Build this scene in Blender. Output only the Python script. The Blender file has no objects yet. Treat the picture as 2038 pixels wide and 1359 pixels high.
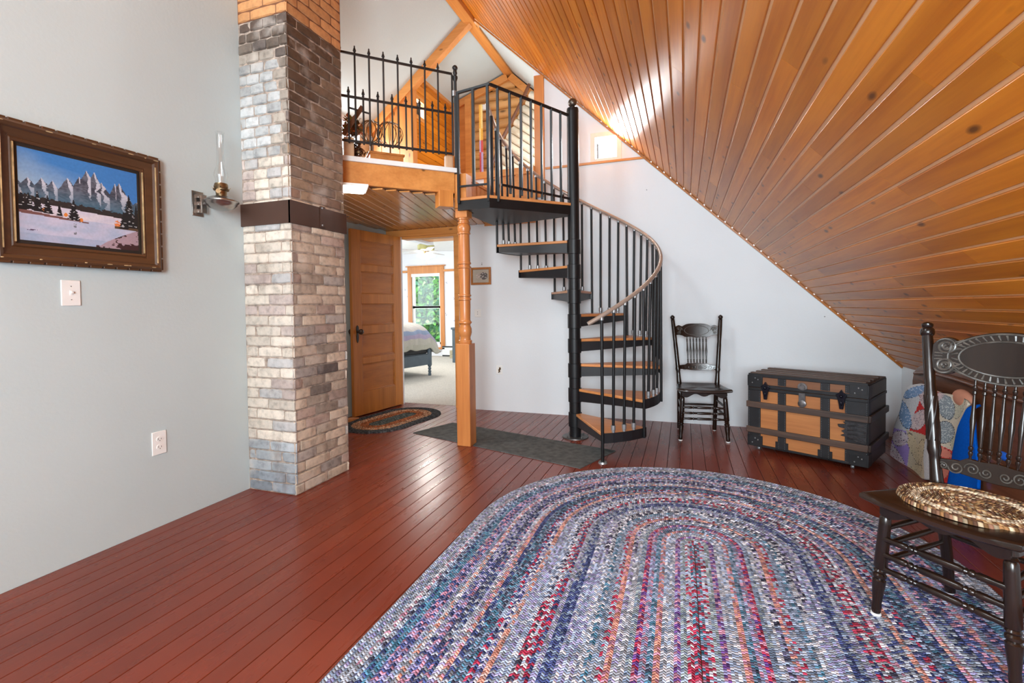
import bpy, bmesh, math, random
from mathutils import Vector, Matrix
from mathutils import noise as mnoise
random.seed(7)
R = math.radians
V = Vector
scene = bpy.context.scene
COL = scene.collection

# ------------------------------------------------------------------ camera
W_, H_ = 2038.0, 1359.0
FPX, PCX, PCY = 960.435, 1019.0, 634.04
YAW, PIT, ROL = -0.3426017, -0.0251640, -0.0118512
CAMP = V((0, 0, 1.1))
_f = V((math.sin(YAW) * math.cos(PIT), math.cos(YAW) * math.cos(PIT), math.sin(PIT)))
_r = V((math.cos(YAW), -math.sin(YAW), 0.0))
_u = _r.cross(_f)
_c, _s = math.cos(ROL), math.sin(ROL)
CR, CU, CF = _c * _r + _s * _u, -_s * _r + _c * _u, _f
cam_data = bpy.data.cameras.new('camera')
cam = bpy.data.objects.new('camera', cam_data)
COL.objects.link(cam)
m = Matrix((CR, CU, -CF)).transposed().to_4x4()
m.translation = CAMP
cam.matrix_world = m
cam_data.sensor_width = 36.0
cam_data.lens = FPX / W_ * 36.0
cam_data.shift_y = (PCY - H_ / 2) / W_
cam_data.clip_start = 0.05
cam_data.clip_end = 200
scene.camera = cam

# ------------------------------------------------------------------ world, light, exposure
scene.view_settings.view_transform = 'Standard'
scene.view_settings.look = 'None'
scene.view_settings.gamma = 1.0
scene.view_settings.exposure = 0.52
scene.view_settings.use_curve_mapping = False
world = bpy.data.worlds.new('sky')
scene.world = world
world.use_nodes = True
bg = world.node_tree.nodes['Background']
bg.inputs[0].default_value = (0.88, 0.94, 1.0, 1)
bg.inputs[1].default_value = 2.2


def area(name, loc, direction, sx, sy, power, color=(1, 1, 1), spread=180):
    d = bpy.data.lights.new(name, 'AREA')
    d.shape = 'RECTANGLE'
    d.size, d.size_y = sx, sy
    d.energy = power
    d.color = color
    d.spread = R(spread)
    o = bpy.data.objects.new(name, d)
    COL.objects.link(o)
    o.location = loc
    o.rotation_euler = V(direction).to_track_quat('-Z', 'Y').to_euler()
    return o


SKY = (.80, .925, 1.0)
area('rear_fill_light', (-1.45, -1.78, 1.55), (0.1, 1, 0.0), 1.3, 1.5, 16, SKY)  # unseen window light added behind the camera to fill the room
area('rear_fill_light', (0.25, -1.78, 1.55), (0.12, 1, 0.06), 1.3, 1.5, 205, SKY)  # second added rear fill, stronger, to lift the back wall
area('left_slope_fill_light', (-2.20, 0.35, 3.98), (0.85, 0.75, -0.75), 0.9, 0.9, 78, SKY)  # added fill under the closed left slope, out of view
area('unseen_loft_window_light', (-3.47, 4.15, 2.8), (1, -0.1, -0.2), 0.8, 0.6, 20, (.9, .96, 1.0))  # unseen loft window, added to light the loft and throw stair shadows
area('daylight_gable_window', (-3.06, 5.09, 3.46), (1, 0, -0.3), 0.2, 0.17, 9, (1, 1, 1))
area('loft_far_fill_light', (-1.18, 5.45, 2.75), (-1, 0, 0.15), 0.7, 0.6, 9, (1, .97, .92))  # added fill to brighten the loft, hidden behind the back wall, no opening
area('daylight_small_window', (-0.705, 4.79, 2.622), (0, -1, 0), 0.212, 0.210, 10, (.95, .98, 1))
area('bedroom_left_fill_light', (-7.05, 7.3, 1.3), (1, -.2, 0), 2.0, 1.4, 40, SKY)  # unseen side window light added to brighten the bedroom
area('bedroom_right_fill_light', (-1.55, 7.8, 1.4), (-1, -.3, 0), 1.4, 1.4, 14, SKY)  # added bedroom fill at the solid right wall

# ------------------------------------------------------------------ projection helpers (measure a point of a plane)
def ray(x, y):
    return CR * ((x - PCX) / FPX) + CU * (-(y - PCY) / FPX) + CF
def onz(x, y, z):
    d = ray(x, y); return CAMP + d * ((z - CAMP.z) / d.z)
def onx(x, y, X):
    d = ray(x, y); return CAMP + d * ((X - CAMP.x) / d.x)
def ony(x, y, Y):
    d = ray(x, y); return CAMP + d * ((Y - CAMP.y) / d.y)

# ------------------------------------------------------------------ mesh helper
class G:
    def __init__(self):
        self.bm = bmesh.new()
        self.rl = self.bm.faces.layers.float.new('rnd')
        self.cl = self.bm.faces.layers.float_color.new('Col')
        self.uv = self.bm.loops.layers.uv.new('UVMap')

    def face(self, vs, mi=0, rnd=0.0, col=None):
        try:
            f = self.bm.faces.new(vs)
        except ValueError:
            return None
        f.material_index = mi
        f[self.rl] = rnd
        if col is not None:
            f[self.cl] = (col[0], col[1], col[2], 1)
        return f

    def obox(self, c, ax, h, mi=0, rnd=0.0, col=None):
        c = V(c)
        vs = []
        for k in range(8):
            s = [(1 if k & (1 << i) else -1) for i in range(3)]
            vs.append(self.bm.verts.new(c + sum((V(ax[i]) * (s[i] * h[i]) for i in range(3)), V())))
        for q in ((0, 2, 3, 1), (4, 5, 7, 6), (0, 1, 5, 4), (2, 6, 7, 3), (0, 4, 6, 2), (1, 3, 7, 5)):
            self.face([vs[i] for i in q], mi, rnd, col)
        return vs

    def box(self, x0, x1, y0, y1, z0, z1, mi=0, rnd=0.0, col=None):
        return self.obox(((x0 + x1) / 2, (y0 + y1) / 2, (z0 + z1) / 2), ((1, 0, 0), (0, 1, 0), (0, 0, 1)),
                         (abs(x1 - x0) / 2, abs(y1 - y0) / 2, abs(z1 - z0) / 2), mi, rnd, col)

    def bar(self, a, b, w, h, up=(0, 0, 1), mi=0, rnd=0.0, col=None):
        a, b = V(a), V(b)
        d = (b - a); L = d.length; d.normalize()
        s = d.cross(V(up))
        if s.length < 1e-4:
            s = d.cross(V((0, 1, 0)))
        s.normalize(); u = s.cross(d)
        return self.obox((a + b) / 2, (s, d, u), (w / 2, L / 2, h / 2), mi, rnd, col)

    def tube(self, pts, r, n=8, mi=0, rnd=0.0, caps=True, closed=False, col=None):
        pts = [V(p) for p in pts]
        N = len(pts)
        rs = r if isinstance(r, (list, tuple)) else [r] * N
        rings = []
        prev = None
        for i in range(N):
            if closed:
                t = pts[(i + 1) % N] - pts[i - 1]
            else:
                t = pts[min(i + 1, N - 1)] - pts[max(i - 1, 0)]
            t.normalize()
            if prev is None:
                a = t.cross(V((0, 0, 1)))
                if a.length < 0.05:
                    a = t.cross(V((0, 1, 0)))
            else:
                a = prev - t * prev.dot(t)
            a.normalize(); prev = a
            b = t.cross(a)
            rings.append([self.bm.verts.new(pts[i] + (a * math.cos(2 * math.pi * k / n) + b * math.sin(2 * math.pi * k / n)) * rs[i]) for k in range(n)])
        M_ = N if closed else N - 1
        for i in range(M_):
            A, B = rings[i], rings[(i + 1) % N]
            for k in range(n):
                self.face([A[k], A[(k + 1) % n], B[(k + 1) % n], B[k]], mi, rnd, col)
        if caps and not closed:
            self.face(list(reversed(rings[0])), mi, rnd, col)
            self.face(rings[-1], mi, rnd, col)

    def lathe(self, a, b, prof, n=14, mi=0, rnd=0.0, col=None):
        a, b = V(a), V(b)
        self.tube([a.lerp(b, t) for t, r in prof], [max(r, 1e-4) for t, r in prof], n, mi, rnd, True, False, col)

    def prism(self, poly, fn, d0, d1, mi=0, rnd=0.0, col=None, mi_side=None):
        """poly: 2d points; fn(u,v,d)->3d"""
        A = [self.bm.verts.new(fn(u, v, d0)) for u, v in poly]
        B = [self.bm.verts.new(fn(u, v, d1)) for u, v in poly]
        self.face(A, mi, rnd, col)
        self.face(list(reversed(B)), mi, rnd, col)
        n = len(poly)
        for i in range(n):
            self.face([A[i], B[i], B[(i + 1) % n], A[(i + 1) % n]], mi if mi_side is None else mi_side, rnd, col)

    def sphere(self, c, r, sx=1, sy=1, sz=1, n=14, mi=0, col=None, rnd=0.0):
        c = V(c)
        m_ = n // 2
        rows = []
        for i in range(1, m_):
            th = math.pi * i / m_
            rows.append([self.bm.verts.new(c + V((r * sx * math.sin(th) * math.cos(2 * math.pi * k / n), r * sy * math.sin(th) * math.sin(2 * math.pi * k / n), r * sz * math.cos(th)))) for k in range(n)])
        t = self.bm.verts.new(c + V((0, 0, r * sz))); b = self.bm.verts.new(c - V((0, 0, r * sz)))
        for k in range(n):
            self.face([t, rows[0][k], rows[0][(k + 1) % n]], mi, rnd, col)
            self.face([b, rows[-1][(k + 1) % n], rows[-1][k]], mi, rnd, col)
            for i in range(len(rows) - 1):
                self.face([rows[i][k], rows[i + 1][k], rows[i + 1][(k + 1) % n], rows[i][(k + 1) % n]], mi, rnd, col)

    def build(self, name, mats, parent=None, local=False, smooth=38, bevel=0.0, recalc=True):
        bm = self.bm
        if recalc:
            bmesh.ops.recalc_face_normals(bm, faces=bm.faces)
        loc = V((0, 0, 0))
        if parent is not None:
            if not local:
                T = Matrix.LocRotScale(ROOTS[parent.name][0], ROOTS[parent.name][1], None).inverted()
                bmesh.ops.transform(bm, matrix=T, verts=bm.verts)
        elif not local:
            xs = [v.co for v in bm.verts]
            loc = V(((min(v.x for v in xs) + max(v.x for v in xs)) / 2, (min(v.y for v in xs) + max(v.y for v in xs)) / 2, min(v.z for v in xs)))
            bmesh.ops.translate(bm, vec=-loc, verts=bm.verts)
        me = bpy.data.meshes.new(name)
        bm.to_mesh(me)
        bm.free()
        if not isinstance(mats, (list, tuple)):
            mats = [mats]
        for mt in mats:
            me.materials.append(mt)
        me.polygons.foreach_set('use_smooth', [True] * len(me.polygons))
        me.set_sharp_from_angle(angle=R(smooth))
        o = bpy.data.objects.new(name, me)
        COL.objects.link(o)
        o.location = loc
        if parent is not None:
            o.parent = parent
            ROOTS[o.name] = (ROOTS[parent.name][0], ROOTS[parent.name][1])
        if bevel:
            b = o.modifiers.new('bevel', 'BEVEL')
            b.width = bevel; b.segments = 2; b.limit_method = 'ANGLE'; b.angle_limit = R(35)
        return o

ROOTS = {}

def thing(name, label, cat, loc=(0, 0, 0), rz=0.0, group=None):
    o = bpy.data.objects.new(name, None)
    COL.objects.link(o)
    o.empty_display_size = 0.1
    o.location = loc
    o.rotation_euler = (0, 0, rz)
    ROOTS[o.name] = (V(loc), Matrix.Rotation(rz, 3, 'Z').to_quaternion())
    o['label'] = label; o['category'] = cat
    if group: o['group'] = group
    return o

def tag(o, label, cat, group=None, kind=None):
    o['label'] = label; o['category'] = cat
    if group: o['group'] = group
    if kind: o['kind'] = kind
    return o

def struct(o):
    o['kind'] = 'structure'
    return o

# ------------------------------------------------------------------ materials
class NT:
    def __init__(self, name):
        self.m = bpy.data.materials.new(name)
        self.m.use_nodes = True
        self.t = self.m.node_tree
        self.b = self.t.nodes['Principled BSDF']
    def n(self, ty, **kw):
        x = self.t.nodes.new(ty)
        for k, v in kw.items():
            setattr(x, k, v)
        return x
    def l(self, a, b):
        self.t.links.new(a, b)
    def math(self, op, a, b=None, c=None):
        x = self.n('ShaderNodeMath', operation=op)
        for i, q in enumerate((a, b, c)):
            if q is None: continue
            if isinstance(q, (int, float)): x.inputs[i].default_value = q
            else: self.l(q, x.inputs[i])
        return x.outputs[0]
    def mix(self, f, a, b, blend='MIX'):
        x = self.n('ShaderNodeMix', data_type='RGBA', blend_type=blend)
        for i, q in ((0, f), (6, a), (7, b)):
            if isinstance(q, (int, float)): x.inputs[i].default_value = q
            elif isinstance(q, tuple): x.inputs[i].default_value = (q[0], q[1], q[2], 1)
            else: self.l(q, x.inputs[i])
        return x.outputs[2]
    def ramp(self, fac, stops, interp='LINEAR'):
        x = self.n('ShaderNodeValToRGB')
        x.color_ramp.interpolation = interp
        e = x.color_ramp.elements
        while len(e) < len(stops): e.new(0.5)
        for q, (p, c) in zip(e, stops):
            q.position = p
            q.color = (c, c, c, 1) if isinstance(c, (int, float)) else (c[0], c[1], c[2], 1)
        self.l(fac, x.inputs[0])
        return x.outputs[0]
    def noise(self, vec, scale, detail=3, rough=0.5):
        x = self.n('ShaderNodeTexNoise')
        x.inputs['Scale'].default_value = scale
        x.inputs['Detail'].default_value = detail
        x.inputs['Roughness'].default_value = rough
        if vec is not None: self.l(vec, x.inputs['Vector'])
        return x.outputs[0]
    def bump(self, h, strength, dist=0.01):
        x = self.n('ShaderNodeBump')
        x.inputs['Strength'].default_value = strength
        x.inputs['Distance'].default_value = dist
        self.l(h, x.inputs['Height'])
        self.l(x.outputs[0], self.b.inputs['Normal'])
    def obj(self):
        return self.n('ShaderNodeTexCoord').outputs['Object']
    def attr(self, name, out='Fac'):
        x = self.n('ShaderNodeAttribute'); x.attribute_name = name
        return x.outputs[out]
    def mapping(self, vec, scale=(1, 1, 1), rot=(0, 0, 0), loc=(0, 0, 0)):
        x = self.n('ShaderNodeMapping')
        x.inputs['Scale'].default_value = scale
        x.inputs['Rotation'].default_value = rot
        x.inputs['Location'].default_value = loc
        self.l(vec, x.inputs['Vector'])
        return x.outputs[0]
    def set(self, **kw):
        for k, v in kw.items():
            self.b.inputs[k].default_value = v

def plain(name, col, rough=0.5, metal=0.0, var=0.08, vs=12, bump=0.0, spec=0.5):
    t = NT(name)
    o = t.obj()
    nz = t.noise(o, vs, 4)
    f = t.ramp(nz, [(0.3, 1 - var), (0.7, 1 + var)])
    t.l(t.mix(1.0, col, f, 'MULTIPLY'), t.b.inputs['Base Color'])
    t.set(Roughness=rough, Metallic=metal)
    t.b.inputs['Specular IOR Level'].default_value = spec
    if bump:
        t.bump(t.noise(o, vs * 3, 4), bump, 0.004)
    return t.m

def wood(name, c1, c2, axis='Y', rough=0.35, knots=1.0, rot=(0, 0, 0), fine=1.0, tint=0.25, spec=0.5, kscale=1.3, joint=0.0):
    """grain runs along axis; per-board tint comes from the rnd attribute"""
    t = NT(name)
    o = t.obj()
    if rot != (0, 0, 0):
        o = t.mapping(o, rot=rot)
    r = t.attr('rnd')
    va = t.n('ShaderNodeVectorMath', operation='ADD')
    cx_ = t.n('ShaderNodeCombineXYZ')
    rr = t.math('MULTIPLY', r, 31.7)
    for i in range(3): t.l(rr, cx_.inputs[i])
    t.l(o, va.inputs[0]); t.l(cx_.outputs[0], va.inputs[1])
    base = va.outputs[0]
    i = 'XYZ'.index(axis)
    s = [9, 9, 9]; s[i] = 0.8
    nz = t.noise(t.mapping(base, tuple(s)), 1.3, 4, 0.55)
    s2 = [70 * fine] * 3; s2[i] = 2.5
    n2 = t.noise(t.mapping(base, tuple(s2)), 1.0, 3, 0.6)
    g = t.math('ADD', t.math('MULTIPLY', nz, 0.72), t.math('MULTIPLY', n2, 0.28))
    c = t.ramp(g, [(0.36, c2), (0.62, c1)])
    # board tint
    wn = t.n('ShaderNodeTexWhiteNoise', noise_dimensions='1D')
    t.l(t.math('MULTIPLY', r, 91.3), wn.inputs['W'])
    tv = t.ramp(wn.outputs['Value'], [(0.0, 1 - tint), (0.6, 1.0), (1.0, 1 + tint * 0.6)])
    c = t.mix(1.0, c, tv, 'MULTIPLY')
    if knots > 0:
        ks = [11 * kscale] * 3; ks[i] = 4.6 * kscale
        vo = t.n('ShaderNodeTexVoronoi', feature='F1')
        vo.inputs['Scale'].default_value = 1.0
        vo.inputs['Randomness'].default_value = 1.0
        t.l(t.mapping(base, tuple(ks)), vo.inputs['Vector'])
        sp = t.n('ShaderNodeSeparateColor')
        t.l(vo.outputs['Color'], sp.inputs[0])
        keep = t.math('GREATER_THAN', sp.outputs[0], 1 - 0.42 * knots)
        k1 = t.ramp(vo.outputs['Distance'], [(0.07, 1.0), (0.14, 0.55), (0.2, 0.0)])
        k = t.math('MULTIPLY', k1, keep)
        k = t.math('MULTIPLY', k, 0.85)
        c = t.mix(k, c, tuple(q * 0.16 for q in c2))
    t.l(c, t.b.inputs['Base Color'])
    t.set(Roughness=rough)
    t.b.inputs['Specular IOR Level'].default_value = spec
    t.bump(n2, 0.12, 0.002)
    return t.m

def attrcol(name, rough=0.6, vary=0.1, vs=60, bump=0.0, spec=0.4, bs=None):
    t = NT(name)
    o = t.obj()
    c = t.attr('Col', 'Color')
    f = t.ramp(t.noise(o, vs, 4), [(0.3, 1 - vary), (0.7, 1 + vary)])
    t.l(t.mix(1.0, c, f, 'MULTIPLY'), t.b.inputs['Base Color'])
    t.set(Roughness=rough)
    t.b.inputs['Specular IOR Level'].default_value = spec
    if bump:
        t.bump(t.noise(o, bs or vs, 5), bump, 0.006)
    return t.m

def emit(name, col, strength):
    t = NT(name)
    t.b.inputs['Base Color'].default_value = (*col, 1)
    t.b.inputs['Emission Color'].default_value = (*col, 1)
    t.b.inputs['Emission Strength'].default_value = strength
    return t.m

def glassy(name, tint=(1, 1, 1), refl=0.12):
    t = NT(name)
    t.t.nodes.remove(t.b)
    out = [n for n in t.t.nodes if n.type == 'OUTPUT_MATERIAL'][0]
    tr = t.n('ShaderNodeBsdfTransparent'); tr.inputs[0].default_value = (*tint, 1)
    gl = t.n('ShaderNodeBsdfGlossy'); gl.inputs['Roughness'].default_value = 0.04
    fr = t.n('ShaderNodeLayerWeight'); fr.inputs[0].default_value = 0.35
    f = t.math('ADD', t.math('MULTIPLY', t.math('POWER', fr.outputs['Facing'], 3.0), 0.5 if refl < .2 else 1.2), refl * 0.25)
    mx = t.n('ShaderNodeMixShader')
    t.l(f, mx.inputs[0]); t.l(tr.outputs[0], mx.inputs[1]); t.l(gl.outputs[0], mx.inputs[2])
    t.l(mx.outputs[0], out.inputs[0])
    return t.m

def plaster(name, col):
    t = NT(name)
    o = t.obj()
    n1 = t.noise(o, 1.6, 4)
    n2 = t.noise(o, 60, 4)
    f = t.ramp(n1, [(0.3, 0.965), (0.7, 1.02)])
    c = t.mix(1.0, col, f, 'MULTIPLY')
    # small scuffs
    n3 = t.noise(t.mapping(o, (5, 5, 9)), 2.2, 5, 0.7)
    sc = t.ramp(n3, [(0.73, 0.0), (0.78, 0.25)])
    c = t.mix(sc, c, (0.5, 0.49, 0.46))
    t.l(c, t.b.inputs['Base Color'])
    t.set(Roughness=0.62)
    t.b.inputs['Specular IOR Level'].default_value = 0.35
    t.bump(t.math('ADD', n2, t.math('MULTIPLY', n1, 2.0)), 0.16, 0.004)
    return t.m

M = {}
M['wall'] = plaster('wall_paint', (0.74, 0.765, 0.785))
M['wallL'] = plaster('wall_paint_light_offset', (0.50, 0.575, 0.58))  # white paint darkened and blued here to offset warm bounce and brightness
M['white'] = plain('white_paint', (0.82, 0.82, 0.8), 0.45, var=0.03)
M['pine'] = wood('pine_ceiling', (0.68, 0.225, 0.016), (0.48, 0.13, 0.008), 'Y', rough=0.33, knots=1.15, tint=0.2, spec=0.32)
M['pine_soffit'] = wood('pine_soffit', (0.66, 0.32, 0.11), (0.48, 0.19, 0.045), 'Y', rough=0.2, knots=0.7, rot=(0, 0, R(-14)), tint=0.2)
M['beamX'] = wood('pine_beam_x', (0.70, 0.30, 0.08), (0.54, 0.20, 0.045), 'X', rough=0.4, knots=0.55, tint=0.1)
M['beamY'] = wood('pine_beam_y', (0.70, 0.30, 0.08), (0.54, 0.20, 0.045), 'Y', rough=0.4, knots=0.55, tint=0.1)
M['beamZ'] = wood('pine_beam_z', (0.68, 0.27, 0.065), (0.50, 0.17, 0.038), 'Z', rough=0.35, knots=0.35, tint=0.1)
M['groove'] = plain('ceiling_gap', (0.05, 0.018, 0.006), 0.8)
M['tongue'] = plain('pine_tongue', (0.85, 0.50, 0.24), 0.35, var=0.05)
M['post'] = wood('post_wood', (0.60, 0.24, 0.07), (0.44, 0.145, 0.038), 'Z', rough=0.3, knots=0.12, tint=0.05)
M['door'] = wood('door_wood', (0.55, 0.205, 0.035), (0.38, 0.13, 0.02), 'Z', rough=0.34, knots=0.0, tint=0.1)
M['doorX'] = wood('door_panel_wood', (0.46, 0.165, 0.028), (0.32, 0.105, 0.018), 'Y', rough=0.32, knots=0.0, tint=0.1)
M['tread'] = wood('tread_wood', (0.66, 0.28, 0.1), (0.52, 0.2, 0.06), 'X', rough=0.3, knots=0.15, tint=0.12)
M['black'] = plain('black_steel', (0.007, 0.007, 0.008), 0.42, metal=0.0, var=0.2, spec=0.35)
M['blackm'] = plain('black_iron', (0.010, 0.008, 0.007), 0.5, metal=0.0, var=0.25, bump=0.1)
M['panst'] = plain('tread_pan_steel', (0.012, 0.012, 0.014), 0.42, metal=0.0, var=0.15)
M['silver'] = plain('grey_connector', (0.32, 0.33, 0.34), 0.35, metal=0.6)
M['rail'] = plain('handrail_vinyl', (0.42, 0.33, 0.27), 0.3, metal=0.35, var=0.15, vs=5)
M['bronze'] = plain('aged_ball_metal', (0.12, 0.10, 0.08), 0.35, metal=0.8)
M['dwood'] = wood('dark_chair_wood', (0.020, 0.009, 0.005), (0.008, 0.004, 0.003), 'Z', rough=0.24, knots=0.0, tint=0.1)
M['dwoodX'] = wood('dark_seat_wood', (0.026, 0.011, 0.006), (0.010, 0.005, 0.003), 'X', rough=0.27, knots=0.0, tint=0.1)
M['worn'] = plain('carved_highlight_wood', (0.075, 0.065, 0.055), 0.28, var=0.5, vs=40)
M['foot'] = plain('nylon_glide', (0.8, 0.8, 0.78), 0.4)
M['bedwood'] = wood('bench_brown_wood', (0.16, 0.06, 0.03), (0.10, 0.036, 0.018), 'Y', rough=0.25, knots=0.0, tint=0.1)
M['brass'] = plain('old_brass', (0.22, 0.15, 0.08), 0.32, metal=0.9, var=0.3)
M['nickel'] = plain('tarnished_nickel', (0.34, 0.32, 0.30), 0.26, metal=0.95, var=0.25)
M['carpet'] = plain('beige_carpet', (0.55, 0.51, 0.45), 0.95, var=0.16, vs=70, bump=0.6, spec=0.1)
M['ivory'] = plain('ivory_plastic', (0.82, 0.81, 0.78), 0.35, var=0.02)
M['dark'] = plain('dark_slot', (0.02, 0.02, 0.02), 0.6)
M['glass'] = glassy('window_glass')
M['lampglass'] = glassy('lamp_chimney_glass', (0.96, 0.97, 0.97), 0.4)
M['band'] = plain('brown_metal_band', (0.065, 0.032, 0.022), 0.45, metal=0.1, var=0.15, vs=6)
M['stain'] = attrcol('picture_paint', 0.45, 0.06, 90)
M['quilt'] = attrcol('quilt_cloth', 0.9, 0.12, 120, bump=0.25, spec=0.1)
M['leaf'] = attrcol('leaf_green', 0.6, 0.2, 8)

# floor paint
def floor_mat():
    t = NT('red_floor_paint')
    o = t.obj()
    r = t.attr('rnd')
    n1 = t.noise(o, 1.1, 4, 0.6)
    c = t.ramp(n1, [(0.3, (0.135, 0.023, 0.012)), (0.55, (0.185, 0.032, 0.014)), (0.75, (0.215, 0.044, 0.018))])
    wn = t.n('ShaderNodeTexWhiteNoise', noise_dimensions='1D')
    t.l(t.math('MULTIPLY', r, 77.7), wn.inputs['W'])
    c = t.mix(1.0, c, t.ramp(wn.outputs['Value'], [(0, 0.86), (1, 1.1)]), 'MULTIPLY')
    # worn specks showing pale wood
    n3 = t.noise(t.mapping(o, (7, 2.2, 7)), 3.0, 6, 0.72)
    k = t.ramp(n3, [(0.755, 0.0), (0.775, 0.7)])
    c = t.mix(k, c, (0.5, 0.3, 0.22))
    n4 = t.noise(t.mapping(o, (9, 1.2, 9)), 2.0, 4, 0.6)
    t.l(c, t.b.inputs['Base Color'])
    t.l(t.ramp(n4, [(0.3, 0.24), (0.7, 0.36)]), t.b.inputs['Roughness'])
    t.b.inputs['Specular IOR Level'].default_value = 0.26
    t.b.inputs['Coat Weight'].default_value = 0.22
    t.b.inputs['Coat Roughness'].default_value = 0.2
    t.bump(t.math('ADD', n4, n1), 0.14, 0.004)
    return t.m
M['floor'] = floor_mat()

def braid_mat(name, L=0.017, rough=0.95):
    t = NT(name)
    uvn = t.n('ShaderNodeUVMap'); uvn.uv_map = 'UVMap'
    sp = t.n('ShaderNodeSeparateXYZ'); t.l(uvn.outputs[0], sp.inputs[0])
    u, v = sp.outputs[0], sp.outputs[1]
    ring = t.math('FLOOR', v)
    f = t.math('FRACT', v)
    side = t.math('GREATER_THAN', f, 0.5)
    d = t.math('ABSOLUTE', t.math('SUBTRACT', f, 0.5))
    w = t.n('ShaderNodeTexWhiteNoise', noise_dimensions='1D'); t.l(ring, w.inputs['W'])
    up = t.math('ADD', t.math('DIVIDE', u, L), t.math('ADD', t.math('MULTIPLY', d, 0.6), t.math('ADD', t.math('MULTIPLY', side, 0.5), t.math('MULTIPLY', w.outputs['Value'], 9.0))))
    cell = t.math('FLOOR', up)
    fr = t.math('FRACT', up)
    kv = t.n('ShaderNodeCombineXYZ'); t.l(cell, kv.inputs[0]); t.l(t.math('ADD', t.math('MULTIPLY', ring, 2.0), side), kv.inputs[1]); kv.inputs[2].default_value = 7.0
    kn = t.n('ShaderNodeTexWhiteNoise', noise_dimensions='3D'); t.l(kv.outputs[0], kn.inputs['Vector'])
    jit = t.math('FLOOR', t.math('MULTIPLY', kn.outputs['Value'], 1.9))
    k = t.math('MODULO', t.math('ADD', t.math('ADD', cell, jit), 3000.0), 3.0)
    ca, cb, cc = t.attr('ca', 'Color'), t.attr('cb', 'Color'), t.attr('cc', 'Color')
    c = t.mix(t.math('GREATER_THAN', k, 0.5), ca, cb)
    c = t.mix(t.math('GREATER_THAN', k, 1.5), c, cc)
    cv = t.n('ShaderNodeCombineXYZ'); t.l(cell, cv.inputs[0]); t.l(t.math('ADD', t.math('MULTIPLY', ring, 2.0), side), cv.inputs[1])
    wn = t.n('ShaderNodeTexWhiteNoise', noise_dimensions='2D'); t.l(cv.outputs[0], wn.inputs['Vector'])
    c = t.mix(1.0, c, t.ramp(wn.outputs['Value'], [(0, 0.45), (0.5, 0.95), (1, 1.75)]), 'MULTIPLY')
    # each strand cell rounds off
    rnd_ = t.math('MULTIPLY', t.math('SUBTRACT', 1.0, fr), fr)
    h = t.math('ADD', t.math('MULTIPLY', rnd_, 3.0), t.math('MULTIPLY', t.math('SUBTRACT', 0.5, d), 1.0))
    t.l(c, t.b.inputs['Base Color'])
    t.set(Roughness=rough)
    t.b.inputs['Specular IOR Level'].default_value = 0.12
    t.bump(h, 0.8, 0.006)
    return t.m
M['braid'] = braid_mat('braided_cloth', 0.0115)
M['braid_s'] = braid_mat('braided_cloth_small', 0.011)

# ------------------------------------------------------------------ plank surface
def planks(g, o, u, v, n, ulen, vlen, wd, th=0.012, gap=0.003, bev=0.004, lmin=1.2, lmax=2.6, mi=0, seed=1, clip=None):
    """boards run along u, laid side by side along v, visible face looks along n"""
    rg = random.Random(seed)
    o, u, v, n = V(o), V(u).normalized(), V(v).normalized(), V(n).normalized()
    k = 0
    nb = int(math.ceil(vlen / wd))
    for b in range(nb):
        v0, v1 = b * wd + gap / 2, (b + 1) * wd - gap / 2
        v1 = min(v1, vlen)
        if v1 - v0 < 0.01: continue
        s = 0.0 if clip is None else clip((v0 + v1) / 2)[0]
        e = ulen if clip is None else clip((v0 + v1) / 2)[1]
        p = s
        first = True
        while p < e - 1e-4:
            L = rg.uniform(lmin, lmax) * (rg.uniform(0.2, 1) if first else 1)
            first = False
            q = min(p + L, e)
            if e - q < 0.25: q = e
            rnd = rg.random()
            a, c_ = p + 0.0006, q - 0.0006
            pr = [(v0, -th), (v0, -bev), (v0 + bev, 0), (v1 - bev, 0), (v1, -bev), (v1, -th)]
            A = [g.bm.verts.new(o + u * a + v * x + n * y) for x, y in pr]
            B = [g.bm.verts.new(o + u * c_ + v * x + n * y) for x, y in pr]
            for i in range(5):
                g.face([A[i], A[i + 1], B[i + 1], B[i]], mi, rnd)
            g.face(A, mi, rnd); g.face(B, mi, rnd)
            p = q
            k += 1

# ================================================================== SETTING
YB, XL, XR, YR = 4.73, -2.52, 1.66, -1.6      # back wall, left wall, knee wall, rear wall
RX, RZ = -2.12, 4.18                            # ridge
SR, SL = 0.953, 0.80                            # slopes right and left
def zr(x): return RZ - SR * (x - RX)
def zl(x): return RZ - SL * (RX - x)

g = G()
planks(g, (-3.35, YR, 0), (0, 1, 0), (1, 0, 0), (0, 0, 1), YB + 0.1 - YR, 5.1, 0.083, gap=0.0026, bev=0.0014, lmin=2.2, lmax=4.2, seed=3)
g.box(-3.4, 1.8, YR, YB + 0.1, -0.06, -0.011, 1)
struct(g.build('floor', [M['floor'], M['dark']]))

# right slope ceiling of tongue and groove boards
g = G()
nn = V((-SR, 0, -1)).normalized()
dv = V((1, 0, -SR)).normalized()
sl = math.hypot(1, SR)
x0 = -2.12 + 0.02
planks(g, (-2.1312, YR, zr(-2.1312)), (0, 1, 0), dv, nn, YB - YR, (XR + 2.1312) * sl, 0.0576 * sl, th=0.014, gap=0.0115, bev=0.0022, lmin=1.0, lmax=2.6, seed=11)
g.obox(V((-0.236, (YR + YB) / 2, zr(-0.236))) - nn * 0.05, (V((0, 1, 0)), dv, nn), ((YB - YR) / 2, (XR + 2.14) * sl / 2, 0.043), 1)
struct(g.build('ceiling', [M['pine'], M['tongue']]))

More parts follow.
